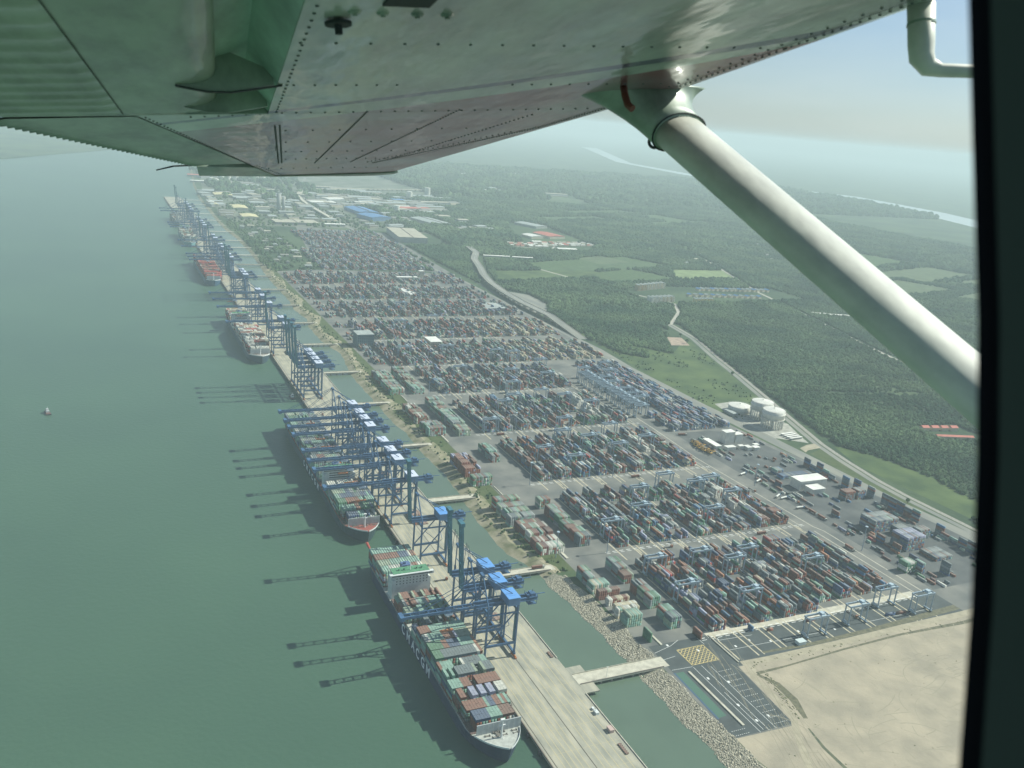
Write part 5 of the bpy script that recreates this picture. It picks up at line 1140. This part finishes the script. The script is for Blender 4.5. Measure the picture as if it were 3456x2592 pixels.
row((2.745,.445),(4.377,.449),60); row((2.717,.721),(4.366,.616),60); row((2.843,.996),(4.238,.794),44); row((3.014,.21),(4.326,.295),64,-.014); row((1.1,.183),(2.72,.184),34,.0); row((4.458,.735),(3.193,1.142),80); row((3.193,1.142),(2.6,1.215),34); row((4.40,.70),(3.3,1.07),30); row((2.315,1.25),(1.2,1.25),40); row((2.315,1.215),(1.2,1.213),22); row((4.45,.19),(5.0,.33),12); row((4.62,.25),(4.72,.8),10)
row((1.35,.179),(1.34,.25),3); row((1.36,.45),(1.35,1.2),12); row((2.8,-.17),(4.4,.16),44); row((2.8,-.05),(2.76,.14),6)
b = MB()
for s, c in RV:
    n0 = len(b.v); r_ = .0034; x, y = c*KS, s*KS
    b.v += [(x+math.cos(k*1.047)*r_, y+math.sin(k*1.047)*r_, .0) for k in range(6)]+[(x+math.cos(k*1.047)*r_*.6, y+math.sin(k*1.047)*r_*.6, -.0022) for k in range(6)]
    for k in range(6): b.f.append((n0+k, n0+(k+1)%6, n0+6+(k+1)%6, n0+6+k)); b.m.append(0)
    b.f.append(tuple(n0+6+k for k in range(6))); b.m.append(0)
tag(b.build('rivets', P_riv, wing), kind='stuff')
for s, c in ((1.574,.248),(1.578,.296),(1.582,.356),(1.582,.408)):
    b = MB(); b.tube([(c*KS, s*KS, .001), (c*KS, s*KS, -.004)], [.011,.008], 10); b.tube([(c*KS, s*KS, -.004), (c*KS, s*KS, -.007)], .004, 6); b.build('screw', P_plain, wing)
b = MB(); b.tube([(.227*KS, 1.63*KS, -.004), (.227*KS, 1.63*KS, -.009)], .021, 16); b.tube([(.227*KS, 1.63*KS, .0), (.227*KS, 1.63*KS, -.022)], .006, 8); b.build('drain_cap', P_dark, wing)
b = MB(); b.prism([(c*KS, s*KS) for s, c in ((1.524,.286),(1.529,.365),(1.44,.369),(1.44,.29))], -.003, .001); b.build('landing_light_cover', P_dark, wing)
# flap with slot, tracks
def flap_prof(s):
    ks = .002; return [(-.557, s, .012), (-.557, s, .0), (-.45, s, -.001), (-.3, s, -.001), (-.218, s, .0), (-.1, s, 0), (-.03, s, .002), (.0, s, .008), (.018, s, .018), (.026, s, .034), (.022, s, .05), (.0, s, .07), (-.05, s, .085), (-.2, s, .08)]
flap = loft('flap', [.7, 1.2, 1.6, 2., 2.4, 2.725], flap_prof, P_plain, pl, True)
b = MB(); NS = 260; prev = None    # corrugated skin of the flap
def ridge(s, per): 
    u = (s/per) % 1; return -.0048*(.5-.5*math.cos(6.2832*u))**1.6
st = np.linspace(.9, 2.72, NS)
for s in st:
    k = ridge(s, .108); xr = -.222-(s-2.73)*.0
    b.v += [(-.224*KS, s*KS, -.0004), (-.25*KS, s*KS, -.002+k*.8), (-.4*KS, s*KS, -.002+k), (-.557*KS, s*KS, -.002+k)]
for i in range(NS-1):
    for j in range(3): a = i*4+j; b.f.append((a, a+4, a+5, a+1)); b.m.append(0)
b.build('corrugated_skin', P_plain, flap, True)
b = MB(); line3(b, [(.9,-.2215),(2.725,-.2215)], .002, -.0022); b.build('skin_edge', P_dark, flap)
# slot bay between flap nose and rear spar: inclined roof, closed outboard end
b = MB(); Y0, Y1 = .7*KS, 2.74*KS
b.v += [(.022*KS, Y0, .055), (.022*KS, Y1, .055), (.1*KS, Y0, .075), (.1*KS, Y1, .075), (.162*KS, Y0, .004), (.162*KS, Y1, .004)]; b.f += [(0,1,3,2), (2,3,5,4)]; b.m += [0, 0]; b.build('slot_panel', P_light, pl)
b = MB(); b.prism([(-.56*KS, 2.735*KS), (.16*KS, 2.742*KS), (.16*KS, 2.76*KS), (-.56*KS, 2.752*KS)], -.001, .1); b.build('slot_end_rib', P_plain, pl)
for s, L in ((2.28, .19), (2.62, .15)):
    b = MB(); n0 = len(b.v); y = s*KS
    prof = [(-.06, .0), (.0, -.012), (.05, -.014), (.11, -.006), (.155, .0), (.15, .03), (.05, .07), (.0, .07), (-.02, .02)]
    b.v += [(x*KS, y-.004, z) for x, z in prof]+[(x*KS, y+.004, z) for x, z in prof]; n_ = len(prof)
    b.f += [tuple(range(n_)), tuple(range(n_, 2*n_))[::-1]]+[(i, (i+1)%n_, n_+(i+1)%n_, n_+i) for i in range(n_)]; b.m += [0]*(n_+2); b.build('flap_track', P_plain, flap); b = MB(); b.strip([(x, y-.012+.0, 0) for x in (0,)]+[(0, y+.012, 0)], .001); b = MB()
    for (x0_, z0_), (x1_, z1_) in zip(prof[:4], prof[1:5]): b.beam((x0_, y, z0_-.001), (x1_, y, z1_-.001), .016, .002)
    if s < 2.4: b.build('track_flange', P_dark, flap)
# fixed panel between flap end and aileron, white corner
b = MB(); b.prism([(c*KS, s*KS) for s, c in ((2.762,.163),(2.762,-.183),(2.80,-.183),(3.05,-.128),(3.05,.163))], .0005, .02); b.build('corner_panel', P_light, pl)
# aileron, corrugated, serrated trailing edge
b = MB(); NS = 420; ss = np.linspace(2.79, 4.34, NS)
def arid(s): return -.005*(.5-.5*math.cos(6.2832*s/.037))
for s in ss:
    k = arid(s); te = TEa(s); hg = TEf(s)-.004
    if s < 2.9: te = -.557
    b.v += [(hg*KS, s*KS, .001), ((hg-.02)*KS, s*KS, .001), ((te+.04)*KS, s*KS, -.001), (te*KS+k*.9, s*KS, -.001+k), (te*KS+k*.9, s*KS, .004+k), (hg*KS, s*KS, .04)]
for i in range(NS-1):
    for j in range(5): a = i*6+j; b.f.append((a, a+6, a+7, a+1)); b.m.append(0)
ail = b.build('aileron', P_plain, pl, True)
b = MB(); line3(b, [(2.783,-.189),(4.496,.178)], .0035, -.001); b.build('hinge_gap', P_dark, ail)
b = MB(); b.tube([(-.246*KS, 4.37*KS, -.012), (-.17*KS, 4.3*KS, -.004), (-.08*KS, 4.33*KS, .0)], [.0025,.0035,.0035], 6); b.build('static_wick', P_dark, ail)
# strut
def at(px, py, depth):      # point of the aeroplane seen at a photo position (2212 px wide copy) at a given depth
    f_ = 1937.6; v = RT_*((px-1106)/f_)-UP*((py-829.5)/f_)+FW; return pl.matrix_world.inverted() @ (Vector((0, 0, HCAM))+v*depth)
S0, S1 = at(1462, 280, 2.28), at(2230, 938, 1.56)
def section(c, u, v, hc, ht, n_=28):
    out = []
    for k in range(n_):
        a = 2*math.pi*k/n_; x = math.cos(a); y = math.sin(a); out.append(c+u*(hc*x)+v*(ht*y*(1-.18*x)))
    return out
def loftrings(name, rings, m, parent, smooth=True, caps=True):
    b = MB(); n_ = len(rings[0])
    for r in rings: b.v += [tuple(p) for p in r]
    for i in range(len(rings)-1):
        for k in range(n_): a = i*n_+k; c = i*n_+(k+1)%n_; b.f.append((a, c, c+n_, a+n_)); b.m.append(0)
    if caps: b.f.append(tuple(range(n_))[::-1]); b.f.append(tuple((len(rings)-1)*n_+k for k in range(n_))); b.m += [0, 0]
    return b.build(name, m, parent, smooth)
sd = (S1-S0).normalized(); chd = Vector((1, 0, 0)); chd = (chd-sd*chd.dot(sd)).normalized(); thk = sd.cross(chd)
strut = loftrings('strut', [section(S0.lerp(S1, t), chd, thk, .073-.006*t, .043-.003*t) for t in np.linspace(0, 1, 14)], P_strut, pl)
FA = at(1381, 196, 2.322); FA.z = .012
U0 = Vector((1, 0, 0)); V0 = Vector((0, 1, 0)); rings = []
S0b = S0+sd*.012
for t in (0, .06, .15, .28, .45, .62, .8, 1.):
    g_ = (1-t)**2.6; c_ = FA.lerp(S0b, t); c_ += Vector((0, 0, -1))*0
    u = U0.lerp(chd, min(1, t*1.3)).normalized(); nrm = V0.lerp(thk if thk.dot(V0) > 0 else -thk, min(1, t*1.2)).normalized()
    rings.append(section(c_, u, nrm,     .079+.11*g_, .049+.03*g_))
fair = loftrings('strut_fairing', rings, P_plain, strut)
b = MB(); rg = section(S0b, chd, thk if thk.dot(V0) > 0 else -thk, .0805, .0505)
for i in range(len(rg)): b.beam(rg[i], rg[(i+1)%len(rg)], .003, .003)
b.build('fairing_edge', P_dark, strut)
tp = at(1413, 298, 2.33); b = MB(); pts = [tp+Vector((math.cos(a)*.015, 0, math.sin(a)*.015-.01)) for a in np.linspace(0, 2*math.pi, 15)]; b.tube(pts, .0042, 7, cap=False); b.build('tie_down_ring', P_dark, strut)
b = MB(); v0 = at(1347, 186, 2.18); v1 = at(1350, 206, 2.14); v2 = at(1356, 226, 2.12); v3 = at(1366, 235, 2.11); b.tube([v0+Vector((0,0,.03)), v0, v1, v2, v3], .0088, 10); b.tube([v0+Vector((0,0,.012)), v0+Vector((0,0,.004))], .02, 12); b.build('fuel_vent', P_rust, pl)
# pitot mast: short strut below the leading edge with a tube bending forward
b = MB(); p0, p1, p2, p3, p4, p5 = at(1990, 10, 1.5), at(1990, 95, 1.5), at(1991, 124, 1.5), at(2006, 145, 1.5), at(2034, 152, 1.5), at(2240, 158, 1.45)
b.tube([p0, p1, p2, p3, p4, p5], [.0225,.0215,.0205,.0165,.0115,.010], 16); b.build('pitot_tube', P_strut, pl, True)
b = MB(); b.tube([at(1990, 50, 1.5), at(1990, 55, 1.5)], .0232, 16); b.build('pitot_collar', P_plain, pl)
# door frame by the camera: rubber edge and inner trim, a curved upright of real thickness
fr = [(2086,-260),(2092,0),(2100,300),(2112,700),(2110,1000),(2098,1300),(2076,1600),(2050,1930)]
for nm, dx0, dx1, m_, dp in (('door_frame', 0, 60, mat('frame_rubber', (.006,.007,.01), .9), .30), ('door_trim', 48, 620, mat('cabin_trim', (.03,.045,.032), .8), .285)):
    b = MB(); n0 = 0
    for px, py in fr:
        for dx, dd in ((dx0, 0), (dx1, 0), (dx1, .03), (dx0, .03)): b.v.append(tuple(at(px+dx, py, dp+dd)))
    for i in range(len(fr)-1):
        for k in range(4): a = i*4+k; c = i*4+(k+1)%4; b.f.append((a, c, c+4, a+4)); b.m.append(0)
    b.build(nm, m_, pl)
